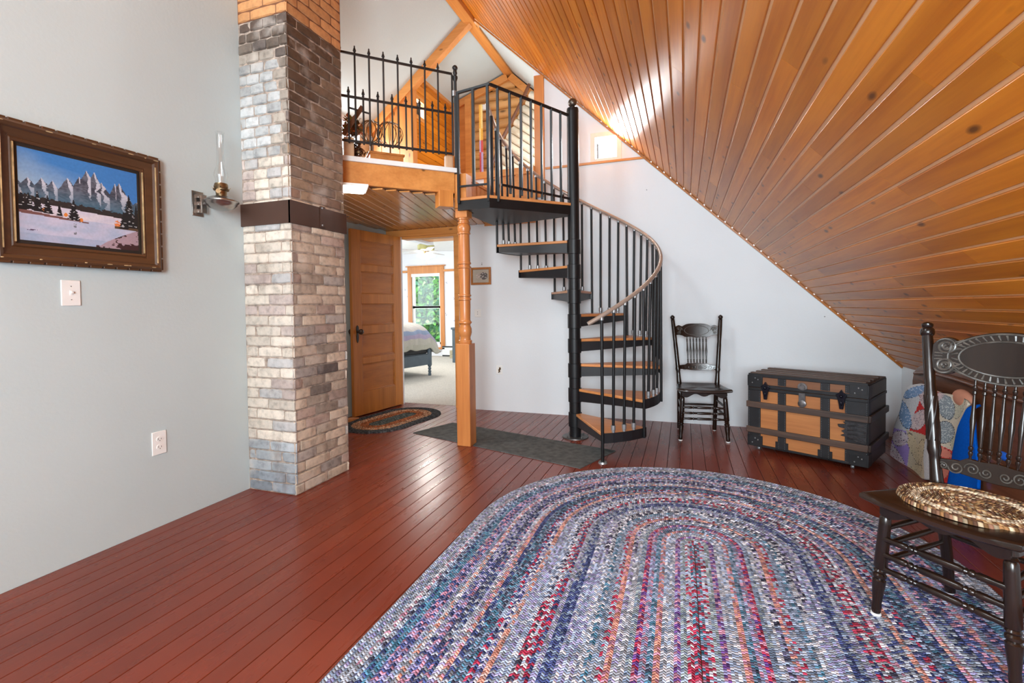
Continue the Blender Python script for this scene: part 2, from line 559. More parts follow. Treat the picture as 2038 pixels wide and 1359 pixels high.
# left white slope
g = G()
def quadslab(g, a, b, c, d, n, th, mi=0):
    n = V(n).normalized()
    P = [V(q) for q in (a, b, c, d)]
    A = [g.bm.verts.new(p) for p in P]; B = [g.bm.verts.new(p - n * th) for p in P]
    g.face(A, mi); g.face(list(reversed(B)), mi)
    for i in range(len(P)):
        g.face([A[i], B[i], B[(i + 1) % 4], A[(i + 1) % 4]], mi)
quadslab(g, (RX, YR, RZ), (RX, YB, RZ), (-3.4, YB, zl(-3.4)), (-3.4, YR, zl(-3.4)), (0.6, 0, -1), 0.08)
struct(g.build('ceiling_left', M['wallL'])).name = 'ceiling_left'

# left wall (front part), return wall behind the chimney, recess wall
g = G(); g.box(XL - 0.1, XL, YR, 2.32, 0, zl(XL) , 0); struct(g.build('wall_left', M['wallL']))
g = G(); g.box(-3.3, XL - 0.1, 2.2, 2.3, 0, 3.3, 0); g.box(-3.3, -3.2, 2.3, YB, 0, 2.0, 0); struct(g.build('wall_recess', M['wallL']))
g = G(); g.box(-3.5, -3.4, 2.2, 3.75, 2.0, 3.4, 0); g.box(-3.5, -3.4, 4.55, 6.2, 2.0, 3.9, 0)
g.box(-3.5, -3.4, 3.75, 4.55, 2.0, 2.5, 0); g.box(-3.5, -3.4, 3.75, 4.55, 3.1, 3.4, 0); struct(g.build('wall_loft', M['wall']))

# back wall
g = G()
fn = lambda u, v, d: V((u, d, v))
y0, y1 = YB, YB + 0.12
wx0, wx1, wz0, wz1 = -0.812, -0.598, 2.516, 2.728
g.prism([(-1.42, 0), (wx0, 0), (wx0, zr(wx0) + .0), (-1.42, zr(-1.42))], fn, y0, y1)
g.prism([(wx1, 0), (XR + 0.1, 0), (XR + .1, zr(XR + .1)), (wx1, zr(wx1))], fn, y0, y1)
g.prism([(wx0, 0), (wx1, 0), (wx1, wz0), (wx0, wz0)], fn, y0, y1)
g.prism([(wx0, wz1), (wx1, wz1), (wx1, zr(wx1)), (wx0, zr(wx0))], fn, y0, y1)
g.prism([(-2.30, 0), (-1.42, 0), (-1.42, 2.46), (-2.30, 2.46)], fn, y0, y1)
g.prism([(-3.35, 0), (-3.025, 0), (-3.025, 2.3), (-3.35, 2.3)], fn, y0, y0 + .05)
g.prism([(-3.02, 1.90), (-2.30, 1.90), (-2.30, 2.3), (-3.02, 2.3)], fn, y0, y1)
# nail holes and scuffs near the floor line
struct(g.build('wall_back', M['wall']))

# knee wall, rear wall with two openings added for the fill lights
g = G(); g.box(XR, XR + 0.1, YR, YB, 0, zr(XR) + 0.02); struct(g.build('wall_right', M['wall']))
g = G()
for a, b, c, d in ((-2.62, -2.1, 0, 4.3), (-0.8, -0.4, 0, 4.3), (0.9, 1.76, 0, 4.3), (-2.1, -0.8, 0, 0.8), (-2.1, -0.8, 2.3, 4.3), (-0.4, 0.9, 0, 0.8), (-0.4, 0.9, 2.3, 4.3)):
    g.box(a, b, YR - 0.1, YR, c, d)
struct(g.build('wall_rear', M['wall']))

# trims on the back wall
def simple(name, mat, fn_, bevel=0.0):
    g = G(); fn_(g); return g.build(name, mat, bevel=bevel)
struct(simple('trim_1', M['beamX'], lambda g: g.box(-1.31, -0.335, YB - 0.014, YB + 0.001, 2.472, 2.494), 0.002))
struct(simple('trim_2', M['beamZ'], lambda g: g.box(-1.418, -1.316, YB - 0.02, YB + 0.1, 2.2, zr(-1.37) - 0.05), 0.003))
struct(simple('trim_3', M['beamX'], lambda g: g.box(-2.3, -1.418, YB - 0.03, YB + 0.13, 2.445, 2.515), 0.003))
def edge_trim(g):
    a = V((RX, YB - 0.012, RZ - 0.02)); b = V((XR, YB - 0.012, zr(XR) - 0.008))
    g.bar(a, b, 0.02, 0.014, up=-nn)
struct(simple('trim_4', M['doorX'], edge_trim))
struct(simple('trim_5', M['beamX'], lambda g: (g.box(-1.98, -1.42, YB - 0.012, YB + 0.0, 1.95, 2.445), g.box(-1.62, -1.58, YB - 0.03, YB - 0.012, 1.95, 2.445))))
# small square window in the gable
g = G()
g.box(wx0 - 0.042, wx0 + .004, YB - 0.01, YB + 0.05, wz0 - 0.042, wz1 + 0.042); g.box(wx1 - .004, wx1 + 0.042, YB - 0.01, YB + 0.05, wz0 - 0.042, wz1 + 0.042)
g.box(wx0 + .004, wx1 - .004, YB - 0.01, YB + 0.05, wz1 - .004, wz1 + 0.042); g.box(wx0 + .004, wx1 - .004, YB - 0.01, YB + 0.05, wz0 - 0.042, wz0 + .004)
w1 = struct(g.build('window_1', plain('window_trim_cream', (0.78, 0.70, 0.6), 0.5, var=0.04), bevel=0.002))
ROOTS[w1.name] = (w1.location.copy(), Matrix.Identity(3).to_quaternion())
g = G(); g.box(wx0, wx1, YB + 0.05, YB + 0.054, wz0, wz1); g.build('pane', M['glass'], w1)

# ridge beam, left rafter, loft gable
struct(simple('trim_6', M['beamY'], lambda g: g.box(RX - 0.055, RX + 0.055, YR, 6.0, RZ - 0.10, RZ + 0.02), 0.003))
def rafter(g):
    a = V((RX - 0.02, YB, RZ - 0.07)); b = V((-3.40, YB, zl(-3.40) - 0.055))
    g.bar(a, b, 0.08, 0.10, up=(0.6, 0, 1))
struct(simple('trim_7', M['beamX'], rafter, 0.003))

# dormer ceiling beyond the rafter (white), right plaster slope beyond the wall
g = G()
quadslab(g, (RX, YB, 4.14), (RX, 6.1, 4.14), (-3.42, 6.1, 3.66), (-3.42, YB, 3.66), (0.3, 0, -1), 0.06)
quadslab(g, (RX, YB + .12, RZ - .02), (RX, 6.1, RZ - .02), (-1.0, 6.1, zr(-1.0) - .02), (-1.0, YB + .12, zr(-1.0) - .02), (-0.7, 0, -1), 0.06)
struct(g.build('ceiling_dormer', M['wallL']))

# boarded loft side wall with its arched little window
g = G()
wy0, wy1, wz_0, wz_1 = 4.99, 5.19, 3.37, 3.55
for (a, b, c, d) in ((YB + 0.05, 6.0, 2.18, wz_0), (YB + 0.05, wy0, wz_0, wz_1), (wy1, 6.0, wz_0, wz_1), (YB + 0.05, 6.0, wz_1, 3.84)):
    n_ = max(1, round((d - c) / 0.085))
    for k in range(n_):
        h = (d - c) / n_
        g.box(-2.98, -2.955 + 0.0, a, b, c + k * h + 0.002, c + (k + 1) * h - 0.002, 0, random.random())
g.box(-3.0, -2.975, YB + 0.05, wy0, 2.18, 3.84, 1); g.box(-3.0, -2.975, wy1, 6.0, 2.18, 3.84, 1)
g.box(-3.0, -2.975, wy0, wy1, 2.18, wz_0, 1); g.box(-3.0, -2.975, wy0, wy1, wz_1, 3.84, 1)
struct(g.build('wall_loft_side', [M['pine'], M['groove']], bevel=0.003))
g = G()
g.box(-2.97, -2.93, YB + 0.05, 6.0, 3.80, 3.86); g.box(-2.97, -2.945, wy0 - 0.05, wy0, wz_0 - 0.04, wz_1 + 0.05); g.box(-2.97, -2.945, wy1, wy1 + 0.05, wz_0 - 0.04, wz_1 + 0.05)
g.box(-2.97, -2.945, wy0, wy1, wz_1, wz_1 + 0.05); g.box(-2.97, -2.945, wy0, wy1, wz_0 - 0.05, wz_0)
w2 = struct(g.build('window_2', M['beamY'], bevel=0.003))
ROOTS[w2.name] = (w2.location.copy(), Matrix.Identity(3).to_quaternion())
g = G(); g.box(-2.965, -2.962, wy0, wy1, wz_0, wz_1); g.build('pane', M['glass'], w2)

# loft partition left of the boarded wall
g = G()
pz = lambda x: zl(x) - 0.1
xs = [-3.35, -3.24, -3.12, -3.0, -2.88]
for i in range(4):
    g.prism([(xs[i] + 0.002, 2.18), (xs[i + 1] - 0.002, 2.18), (xs[i + 1] - 0.002, pz(xs[i + 1])), (xs[i] + 0.002, pz(xs[i]))], fn, YB - 0.0, YB + 0.03, 0, random.random())
struct(g.build('wall_loft_partition', M['beamZ'], bevel=0.002))
struct(simple('trim_8', M['beamZ'], lambda g: g.box(-2.885, -2.81, YB - 0.03, YB + 0.06, 2.18, 3.56), 0.003))

# log gable of the loft
g = G()
def logx(z):
    a = (-2.93 + (z - 3.80) / (4.08 - 3.80) * 0.80) if z > 3.80 else -2.68
    b = -1.2
    b = min(b, RX + (RZ - 0.12 - z) / SR)
    return a, b
z = 2.2
k = 0
while z < 4.02:
    a, b = logx(z + 0.06)
    if b - a > 0.06:
        n_ = 8
        A, B = [], []
        for i in range(n_ + 1):
            t = math.pi * i / n_ - math.pi / 2
            yy = 6.0 - math.cos(t) * 0.05; zz = z + 0.062 + math.sin(t) * 0.062
            A.append(g.bm.verts.new((a, yy, zz))); B.append(g.bm.verts.new((b, yy, zz)))
        for i in range(n_):
            g.face([A[i], B[i], B[i + 1], A[i + 1]], 0, k * 0.137)
    z += 0.124; k += 1
g.box(-3.4, -1.0, 6.02, 6.08, 2.18, 4.2, 1)
struct(g.build('wall_loft_logs', [wood('peeled_log', (0.66, 0.36, 0.13), (0.50, 0.24, 0.075), 'X', rough=0.4, knots=0.9, tint=0.12, kscale=0.8), M['groove']]))
def rakes(g):
    g.bar((-2.14, 5.93, 4.06), (-2.98, 5.93, 3.76), 0.05, 0.09, up=(0, 0, 1))
    g.bar((-2.10, 5.93, 4.06), (-1.2, 5.93, 3.20), 0.05, 0.09, up=(0, 0, 1))
    g.box(-2.72, -2.64, 5.86, 5.95, 2.18, 3.84)
    g.box(-2.99, -2.68, 5.95, 5.985, 2.18, 3.84)
struct(simple('trim_9', M['beamX'], rakes, 0.003))

# pale diagonal half-log panel with a twisted branch along its edge
t_ = thing('diagonal_log_panel', 'pale diagonal half-log panel at the back of the loft beside the tall orange post', 'wall panel', (-1.75, 5.8, 2.18))
g = G()
pa, pb, pc, pd = V((-1.80, 5.8, 3.72)), V((-2.22, 5.8, 3.08)), V((-2.18, 5.8, 2.6)), V((-1.35, 5.8, 2.6))
for k in range(-2, 16):
    # strips fall to the right
    c0 = 2.2 + k * 0.115
    pts = []
    for s in range(60):
        x = -2.35 + s * 0.02
        zz = c0 + 0.9 - (x + 2.35) * 0.72
        lim = pb.x + (zz - pb.z) * (pa.x - pb.x) / (pa.z - pb.z) if zz > pb.z else -2.2
        if x >= lim and x < -1.3 and 2.5 < zz < 3.75:
            pts.append((x, 5.8, zz))
    if len(pts) > 2:
        g.tube([pts[0], pts[-1]], 0.046, 10, 0, k * 0.11)
g.build('half_logs', wood('pale_logs', (0.74, 0.68, 0.56), (0.60, 0.50, 0.36), 'X', rough=0.3, knots=0.2), t_)
g = G()
bp = [V((-1.78, 5.72, 3.82)), V((-1.84, 5.7, 3.68)), V((-1.95, 5.72, 3.52)), V((-2.03, 5.7, 3.36)), V((-2.16, 5.72, 3.18)), V((-2.22, 5.7, 3.0)), V((-2.3, 5.72, 2.86)), V((-2.28, 5.7, 2.7))]
g.tube(bp, [0.02, 0.024, 0.018, 0.024, 0.02, 0.022, 0.016, 0.012], 8)
g.build('branch_rail', M['bedwood'], t_)
t_['group'] = None
del t_['group']

# loft deck, beams, soffit
g = G()
deck = [(-3.4, 2.3), (-3.4, 6.1), (-1.0, 6.1), (-1.0, 4.86), (-1.735, 4.72), (-1.735, 3.50), (-2.24, 2.90), (-2.6, 2.35)]
def poly(g, pts, z0, z1, mi=0):
    g.prism(pts, lambda u, v, d: V((u, v, d)), z0, z1, mi)
poly(g, deck, 2.03, 2.146)
struct(g.build('floor_loft', M['beamX']))
g = G()
import mathutils
ang = R(14)
ud = V((-math.sin(ang), math.cos(ang), 0)); vd = V((math.cos(ang), math.sin(ang), 0))
# soffit boards clipped to the deck polygon
sof = [V((-3.2, 2.3)), V((-3.2, 4.73)), V((-1.80, 4.73)), V((-1.725, 3.455)), V((-2.255, 2.905)), V((-2.6, 2.32))]
O2 = V((-3.2, 1.2))
def clip_poly(vm):
    # intersect line O + vd*vm + ud*s with polygon
    base = O2 + V((vd.x, vd.y)) * vm
    dirv = V((ud.x, ud.y))
    ss = []
    for i in range(len(sof)):
        a, b = sof[i], sof[(i + 1) % len(sof)]
        e = b - a
        den = dirv.x * e.y - dirv.y * e.x
        if abs(den) < 1e-9: continue
        w = a - base
        s = (w.x * e.y - w.y * e.x) / den
        t = (w.x * dirv.y - w.y * dirv.x) / den
        if 0 <= t <= 1: ss.append(s)
    if len(ss) < 2: return (0, 0)
    return (min(ss), max(ss))
planks(g, (O2.x, O2.y, 1.972), ud, vd, (0, 0, -1), 5, 2.6, 0.085, th=0.01, gap=0.005, bev=0.004, lmin=0.7, lmax=1.8, seed=5, clip=clip_poly)
g.prism([(p.x, p.y) for p in sof], lambda u, v, d: V((u, v, d)), 1.982, 2.03, 1)
struct(g.build('ceiling_under_loft', [M['pine_soffit'], M['groove']]))

p0, p1 = V((-2.27, 2.84, 0)), V((-1.675, 3.43, 0))
bd = (p1 - p0).normalized(); bn = V((-bd.y, bd.x, 0))
def RP(s, z, off=0.0):
    q = V((-2.25, 2.86, 0)) + bd * s + bn * off
    return V((q.x, q.y, z))
def beam1(g):
    g.bar(RP(-0.03, 2.0665, 0.03), RP(0.80, 2.0665, 0.03), 0.06, 0.159)
struct(simple('trim_10', M['beamX'], beam1, 0.003))
struct(simple('trim_11', M['white'], lambda g: g.bar(RP(-0.03, 2.164, 0.03), RP(0.845, 2.164, 0.03), 0.09, 0.036), 0.003))
def beam2(g):
    g.box(-1.75, -1.69, 3.50, 4.73, 1.97, 2.15)
struct(simple('trim_12', M['beamY'], beam2, 0.003))
struct(simple('trim_13', M['beamY'], lambda g: g.box(-1.77, -1.68, 3.47, 4.73, 2.15, 2.178), 0.003))

# ================================================================== turned porch post
P_ = V((-1.642, 3.44, 0))
pr_ = thing('turned_post', 'turned orange wooden post with square base holding up the corner of the loft', 'post', P_)
g = G(); g.box(P_.x - 0.058, P_.x + 0.058, P_.y - 0.005, P_.y + 0.111, 0, 0.81); g.build('square_base', M['post'], pr_, bevel=0.004)
g = G()
prof = [(0, .058), (.01, .062), (.025, .062), (.03, .05), (.05, .048), (.06, .052), (.09, .062), (.12, .060), (.145, .048), (.155, .05), (.165, .062), (.175, .062), (.18, .054), (.19, .049), (.30, .052),
        (.345, .052), (.35, .060), (.36, .060), (.365, .05), (.375, .05), (.38, .060), (.39, .060), (.395, .052), (.56, .055), (.60, .055), (.605, .063), (.615, .063), (.62, .053), (.632, .053), (.637, .063), (.647, .063), (.652, .055),
        (.83, .052), (.87, .051), (.875, .060), (.885, .060), (.89, .054), (.92, .063), (.94, .060), (.955, .048), (.96, .055), (.97, .055), (.975, .047), (.985, .047), (.99, .056), (1, .056)]
g.lathe((P_.x, P_.y + 0.053, 0.81), (P_.x, P_.y + 0.053, 1.80), [(t, r * .86) for t, r in prof], 24)
g.build('turned_shaft', M['post'], pr_)
g = G(); g.box(P_.x - 0.05, P_.x + 0.05, P_.y + 0.003, P_.y + 0.103, 1.80, 1.875); g.build('neck_block', M['post'], pr_, bevel=0.004)
g = G(); g.box(P_.x - 0.05, P_.x + 0.05, P_.y - 0.005, P_.y + 0.105, 1.875, 2.14)
g.bar(RP(0.665, 1.937, 0.03), RP(0.78, 1.937, 0.03), 0.11, 0.125)
g.build('bracket', M['beamZ'], pr_, bevel=0.003)

# ================================================================== chimney
def chimney():
    cx0, cx1, cy0, cy1 = -2.52, -2.15, 2.22, 2.70
    root = thing('brick_chimney', 'tall whitewashed sooty brick chimney standing against the left wall', 'chimney', (-2.335, 2.46, 0))
    rg = random.Random(4)
    ch, bl, mor = 0.0625, 0.195, 0.006
    def nz(p, s): return mnoise.noise(V(p) * s)
    def course(g, z0, z1, row, upper):
        bl_all = 0.195
        for face in range(2):
            L = (cx1 - cx0) if face == 0 else (cy1 - cy0)
            bl = .104 if (face == 0 and z0 > 1.72 and not upper) else bl_all
            off = (0 if row % 2 == 0 else bl / 2)
            if face == 1: off = (bl / 2 if row % 2 == 0 else 0)
            s = -off if off else 0.0
            if rg.random() < 0.3 and not upper: s -= rg.uniform(0, .05)
            while s < L - 0.002:
                e = s + bl * (1 if upper else rg.uniform(0.9, 1.08))
                a, b = max(s, 0.0), min(e, L)
                s = e
                if b - a < 0.015: continue
                a2, b2 = a + mor / 2, b - mor / 2
                if b2 - a2 < 0.006: continue
                dz = 0 if upper else rg.uniform(-.002, .002)
                pr = 0.0 if upper else rg.uniform(-0.003, 0.004)
                zc, sc = (z0 + z1) / 2, (a + b) / 2
                if upper:
                    k = rg.uniform(0.88, 1.1)
                    col = (0.50 * k, 0.24 * k, 0.095 * k)
                else:
                    base = V((0.66, 0.59, 0.50)) * rg.uniform(0.84, 1.1)
                    if rg.random() < 0.2: base = V((0.52, 0.43, 0.39)) * rg.uniform(.8, 1.05)
                    if rg.random() < 0.12: base = V((0.46, 0.45, 0.44))
                    n1 = nz((sc + 5 * face, zc, 0.3), 2.6)
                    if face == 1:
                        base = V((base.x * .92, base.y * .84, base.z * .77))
                    soot_shade = 0.0
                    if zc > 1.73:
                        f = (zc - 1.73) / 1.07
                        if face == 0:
                            soot_shade = max(0, (zc - 2.55) / 0.22) + 0.25 * max(0, f)
                            soot_shade += max(0, (sc - 0.24) / 0.13) * 0.7 * (1 if zc > 2.0 else .2)
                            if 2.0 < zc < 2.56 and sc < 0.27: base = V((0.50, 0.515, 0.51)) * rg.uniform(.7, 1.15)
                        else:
                            soot_shade = 0.46 + 0.5 * f + max(0, 1 - abs(sc - 0.13) / 0.08) * 0.7 * f
                            base = V((base.x * .95, base.y * .8, base.z * .68))  # upper right face browned for shade on that side as well as soot
                    else:
                        if face == 1:
                            c = 0.20 if zc > 1.15 else 0.29
                            soot_shade = max(0, 1 - abs(sc - c) / 0.05) * (0.55 + n1)
                            soot_shade += max(0, 1 - math.hypot(sc - 0.27, (zc - 0.60) * 1.2) / 0.2) * 0.9
                            soot_shade += 0.04 + 0.3 * max(0, n1)
                        else:
                            if zc < 0.30: base = V((0.36, 0.39, 0.41)) * rg.uniform(.75, 1.15)
                            if zc < 0.13: base = V((0.22, 0.245, 0.27)) * rg.uniform(.8, 1.3)
                            soot_shade = 0.25 * max(0, n1)
                    soot_shade = max(0, min(0.93, soot_shade + n1 * 0.3))
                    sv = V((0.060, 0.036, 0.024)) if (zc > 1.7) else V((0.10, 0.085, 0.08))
                    col = base.lerp(sv, soot_shade)
                n_ = max(2, int((b2 - a2) / 0.03))
                # slightly uneven brick face
                zt, zb_ = z1 - mor / 2 + dz, z0 + mor / 2 + dz
                rows = []
                for iz, (zz, inset) in enumerate(((zb_, .006), (zb_ + .006, 0), (zt - .006, 0), (zt, .006))):
                    rr_ = []
                    for ix in range(n_ + 1):
                        tt = a2 + (b2 - a2) * ix / n_
                        jut = pr - inset - (0.006 if ix in (0, n_) else 0)
                        if not upper: jut += 0.004 * nz((tt * 1.0 + face * 9, zz, 2.0), 22)
                        wob = 0 if upper else 0.0025 * nz((tt, zz * .2 + row, face), 16)
                        if face == 0:
                            rr_.append(g.bm.verts.new((cx0 + tt + (0.004 if (ix == n_ and b >= L - .01) else 0), cy0 - jut, zz + wob)))
                        else:
                            rr_.append(g.bm.verts.new((cx1 + jut, cy0 + tt, zz + wob)))
                    rows.append(rr_)
                for i in range(3):
                    for j in range(n_):
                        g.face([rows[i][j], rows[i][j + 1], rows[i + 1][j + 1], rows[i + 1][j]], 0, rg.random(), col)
                # returns into the mortar
                for chain in (rows[0], rows[3], [r_[0] for r_ in rows], [r_[-1] for r_ in rows]):
                    back = []
                    for v_ in chain:
                        c_ = v_.co.copy()
                        if face == 0: c_.y = cy0 + 0.012
                        else: c_.x = cx1 - 0.012
                        back.append(g.bm.verts.new(c_))
                    for j in range(len(chain) - 1):
                        g.face([chain[j], chain[j + 1], back[j + 1], back[j]], 0, 0, col)
    g = G()
    z = 0.0; row = 0
    while z < 2.79:
        course(g, z, z + ch, row, False)
        z += ch; row += 1
    zt = z
    g.box(cx0, cx1 - 0.008, cy0 + 0.008, cy1, 0, zt, 1)
    mt = NT('brick_face')
    o = mt.obj()
    c = mt.attr('Col', 'Color')
    n1 = mt.noise(o, 26, 5, 0.65); n2 = mt.noise(o, 7, 4)
    c = mt.mix(1.0, c, mt.ramp(n1, [(0.28, 0.62), (0.5, 1.0), (0.75, 1.18)]), 'MULTIPLY')
    c = mt.mix(mt.ramp(n2, [(0.55, 0.0), (0.72, 0.45)]), c, (0.62, 0.56, 0.5))
    n3 = mt.noise(mt.mapping(o, (7, 7, 2.0)), 1.6, 4, 0.6)
    c = mt.mix(mt.ramp(n3, [(0.56, 0.0), (0.74, 0.45)]), c, (0.12, 0.085, 0.065))
    mt.l(c, mt.b.inputs['Base Color'])
    mt.set(Roughness=0.5)
    mt.b.inputs['Specular IOR Level'].default_value = 0.3
    mt.bump(n1, 0.5, 0.006)
    M['brick'] = mt.m
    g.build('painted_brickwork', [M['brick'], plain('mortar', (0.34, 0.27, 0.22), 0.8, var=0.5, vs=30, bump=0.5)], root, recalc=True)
    g = G()
    while z < zl(cx1) - 0.0:
        course(g, z, z + ch, row, True)
        z += ch; row += 1
    g.box(cx0, cx1 - 0.006, cy0 + 0.006, cy1, zt, z, 1)
    o_ = g.build('bare_brickwork', [attrcol('bare_orange_brick', 0.7, 0.15, 40, bump=0.3), plain('brown_mortar', (0.16, 0.06, 0.025), 0.85)], root)
    o_['label'] = 'clean orange brick at the top'
    g = G()
    g.box(cx0, cx1 + 0.010, cy0 - 0.010, cy0 + 0.004, 1.60, 1.733); g.box(cx1 - 0.004, cx1 + 0.010, cy0 - 0.010, cy1 + 0.006, 1.60, 1.733)
    b_ = g.build('metal_band', M['band'], root, bevel=0.001)
    g = G(); g.box(cx1 + 0.006, cx1 + 0.016, 2.455, 2.495, 1.61, 1.74)
    for zz in (1.622, 1.728): g.sphere((cx1 + 0.018, 2.465, zz), 0.006, n=8, mi=1)
    g.build('seam_clip', [M['band'], M['silver']], b_)
chimney()

# ================================================================== loft railing with finials
rr = thing('loft_railing', 'black iron loft railing with spear finials running from chimney to corner newel', 'railing', RP(0.4, 2.18))
for z_, nm in ((2.906, 'top_rail'), (2.602, 'middle_rail'), (2.291, 'bottom_rail')):
    g = G(); g.bar(RP(-0.1, z_), RP(0.79, z_), 0.012, 0.016); g.build(nm, M['blackm'], rr, bevel=0.001)
fin = [(0, .006), (.1, .010), (.2, .006), (.35, .012), (.5, .0095), (.8, .004), (.85, .006), (.9, .005), (1, .0005)]
def picket(s, z0, ztop):
    g = G()
    g.tube([RP(s, z0), RP(s, ztop - 0.055)], 0.0068, 8)
    g.lathe(RP(s, ztop - 0.06), RP(s, ztop), fin, 10)
    g.build('picket', M['blackm'], rr)
for s in (-0.035, 0.067, 0.166, 0.267, 0.371, 0.472, 0.575, 0.677): picket(s, 2.275, 2.968)
for s in (0.02, 0.121, 0.224, 0.326, 0.428, 0.53, 0.63, 0.732): picket(s, 2.275, 2.672)
g = G(); g.tube([RP(0.79, 2.28), RP(0.79, 2.9)], 0.008, 8); g.build('end_bar', M['blackm'], rr)
g = G()
g.lathe(RP(0.815, 2.14), RP(0.815, 2.93), [(0, .013), (.9, .012), (.93, .020), (.95, .020), (.96, .011), (1, .010)], 12)
g.sphere(RP(0.815, 2.955), 0.022)
g.lathe(RP(0.815, 2.90), RP(0.815, 2.94), [(0, .012), (.4, .018), (1, .012)], 12)
g.build('newel', M['blackm'], rr)
g = G(); g.lathe(RP(0.805, 2.735), RP(0.805, 2.775), [(0, .020), (1, .020)], 12); g.build('clamp', M['silver'], rr)['label'] = 'shiny silver clamp'

# ================================================================== spiral staircase
PX, PY = -0.862, 3.965
RISE = 0.2055
RT = 0.68
ss = thing('spiral_staircase', 'black steel spiral staircase with pine treads winding up to the loft', 'staircase', (PX, PY, 0))
def cp(a, r, z): return V((PX + r * math.cos(R(a)), PY + r * math.sin(R(a)), z))
g = G()
prof = [(0, .040)]
g.lathe((PX, PY, 0), (PX, PY, 2.71), [(0, .048), (1, .048)], 28)
for k in range(1, 9):
    zt = k * RISE
    g.lathe((PX, PY, zt - 0.115), (PX, PY, zt + 0.004), [(0, .052), (.02, .056), (.98, .056), (1, .052)], 28)
g.lathe((PX, PY, 2.70), (PX, PY, 2.725), [(0, .050), (1, .047)], 28)
g.build('centre_pole', M['black'], ss)
g = G(); g.lathe((PX, PY, 2.72), (PX, PY, 2.75), [(0, .02), (.5, .012), (1, .02)], 14); g.sphere((PX, PY, 2.772), 0.037, n=20); g.build('ball_finial', M['bronze'], ss)
g = G(); g.lathe((PX, PY, 0), (PX, PY, 0.008), [(0, .11), (1, .108)], 32)
for a in (50, 140, 230, 320): g.lathe(cp(a, .085, .006), cp(a, .085, .02), [(0, .009), (1, .008)], 6)
g.build('base_plate', plain('worn_base_plate', (0.10, 0.09, 0.085), 0.4, metal=0.6, var=0.4, vs=25), ss)
for k in range(1, 9):
    a0 = -62 + 30 * (k - 1); a1 = a0 + 33
    zt = k * RISE
    pts = [cp(a0 - 8, 0.052, 0), cp(a0, RT, 0)]
    for j in range(1, 5): pts.append(cp(a0 + (a1 - a0) * j / 5, RT, 0))
    pts += [cp(a1, RT, 0), cp(a1 + 18, 0.052, 0), cp((a0 + a1) / 2, 0.052, 0)]
    poly2 = [(p.x, p.y) for p in pts]
    g = G()
    g.prism(poly2, lambda u, v, d: V((u, v, d)), zt - 0.022, zt, 0, k * 0.21)
    tr = g.build('tread', M['tread'], ss, bevel=0.004)
    g = G()
    pc_ = [cp(a0 - 5, 0.052, 0), cp(a0 + 1, RT - .012, 0)] + [cp(a0 + (a1 - a0) * j / 5, RT - .012, 0) for j in range(1, 5)] + [cp(a1 - 1, RT - .012, 0), cp(a1 + 12, 0.052, 0)]
    A = [g.bm.verts.new((p.x, p.y, zt - 0.023)) for p in pc_]
    B = [g.bm.verts.new((p.x, p.y, zt - (0.105 if i in (0, len(pc_) - 1) else 0.068))) for i, p in enumerate(pc_)]
    g.face(A); g.face(list(reversed(B)))
    for i in range(len(pc_)): g.face([A[i], B[i], B[(i + 1) % len(pc_)], A[(i + 1) % len(pc_)]])
    # outer edge plate
    for j in range(5):
        q0, q1 = cp(a0 + (a1 - a0) * j / 5, RT + .004, zt - .035), cp(a0 + (a1 - a0) * (j + 1) / 5, RT + .004, zt - .035)
        g.bar(q0, q1, 0.006, 0.07)
    g.build('tread_pan', M['panst'], tr)
# handrail
def hz(a): return 1.0 + (a + 66) / 30 * RISE
RB = RT + 0.012
for j in range(0, 33):
    a = -62 + 7.5 * j
    k = j // 4 + 1
    if k > 8: zt_ = 1.94
    else: zt_ = k * RISE
    g = G()
    if j == 0:
        g.tube([cp(a, RB, 0.006), cp(a, RB, hz(a) - 0.01)], 0.0115, 10)
        b_ = g.build('baluster', M['black'], ss)
        g = G(); g.lathe(cp(a, RB, 0), cp(a, RB, 0.012), [(0, .032), (1, .028)], 18); g.build('foot_plate', M['silver'], b_)
    else:
        zb = (k - 1) * RISE - 0.07 if j % 4 == 0 else zt_ + 0.0
        g.tube([cp(a, RB - (0.0 if j % 4 == 0 else 0.02), zb), cp(a, RB, hz(a) - 0.01)], 0.0105, 10)
        b_ = g.build('baluster', M['black'], ss)
        if j % 4 != 0:
            g = G()
            q = cp(a, RB - 0.02, zt_ + 0.0)
            g.lathe(q, q + V((0, 0, 0.05)), [(0, .012), (.3, .012), (.35, .0165), (1, .0165)], 12)
            g.build('baluster_socket', M['silver'], b_)
    g = G(); q = cp(a, RB, hz(a) - 0.03); g.lathe(q, q + V((0, 0, 0.02)), [(0, .014), (1, .014)], 10)
    g.build('rail_bracket', M['silver'], b_)
g = G()
pts = [cp(a, RB, hz(a)) for a in range(-70, 187, 4)]
pts.append(cp(188, RB + .01, hz(188) + 0.02)); pts.append(cp(190, RB + 0.03, hz(190) + 0.075))
g.tube(pts, 0.0155, 12)
g.build('handrail', M['rail'], ss)['label'] = 'bronze grey curved handrail'
g = G(); q = cp(188, RB, 1.95); g.tube([q, V((q.x, q.y, hz(186)))], 0.014, 10); g.build('upper_newel', M['black'], ss)
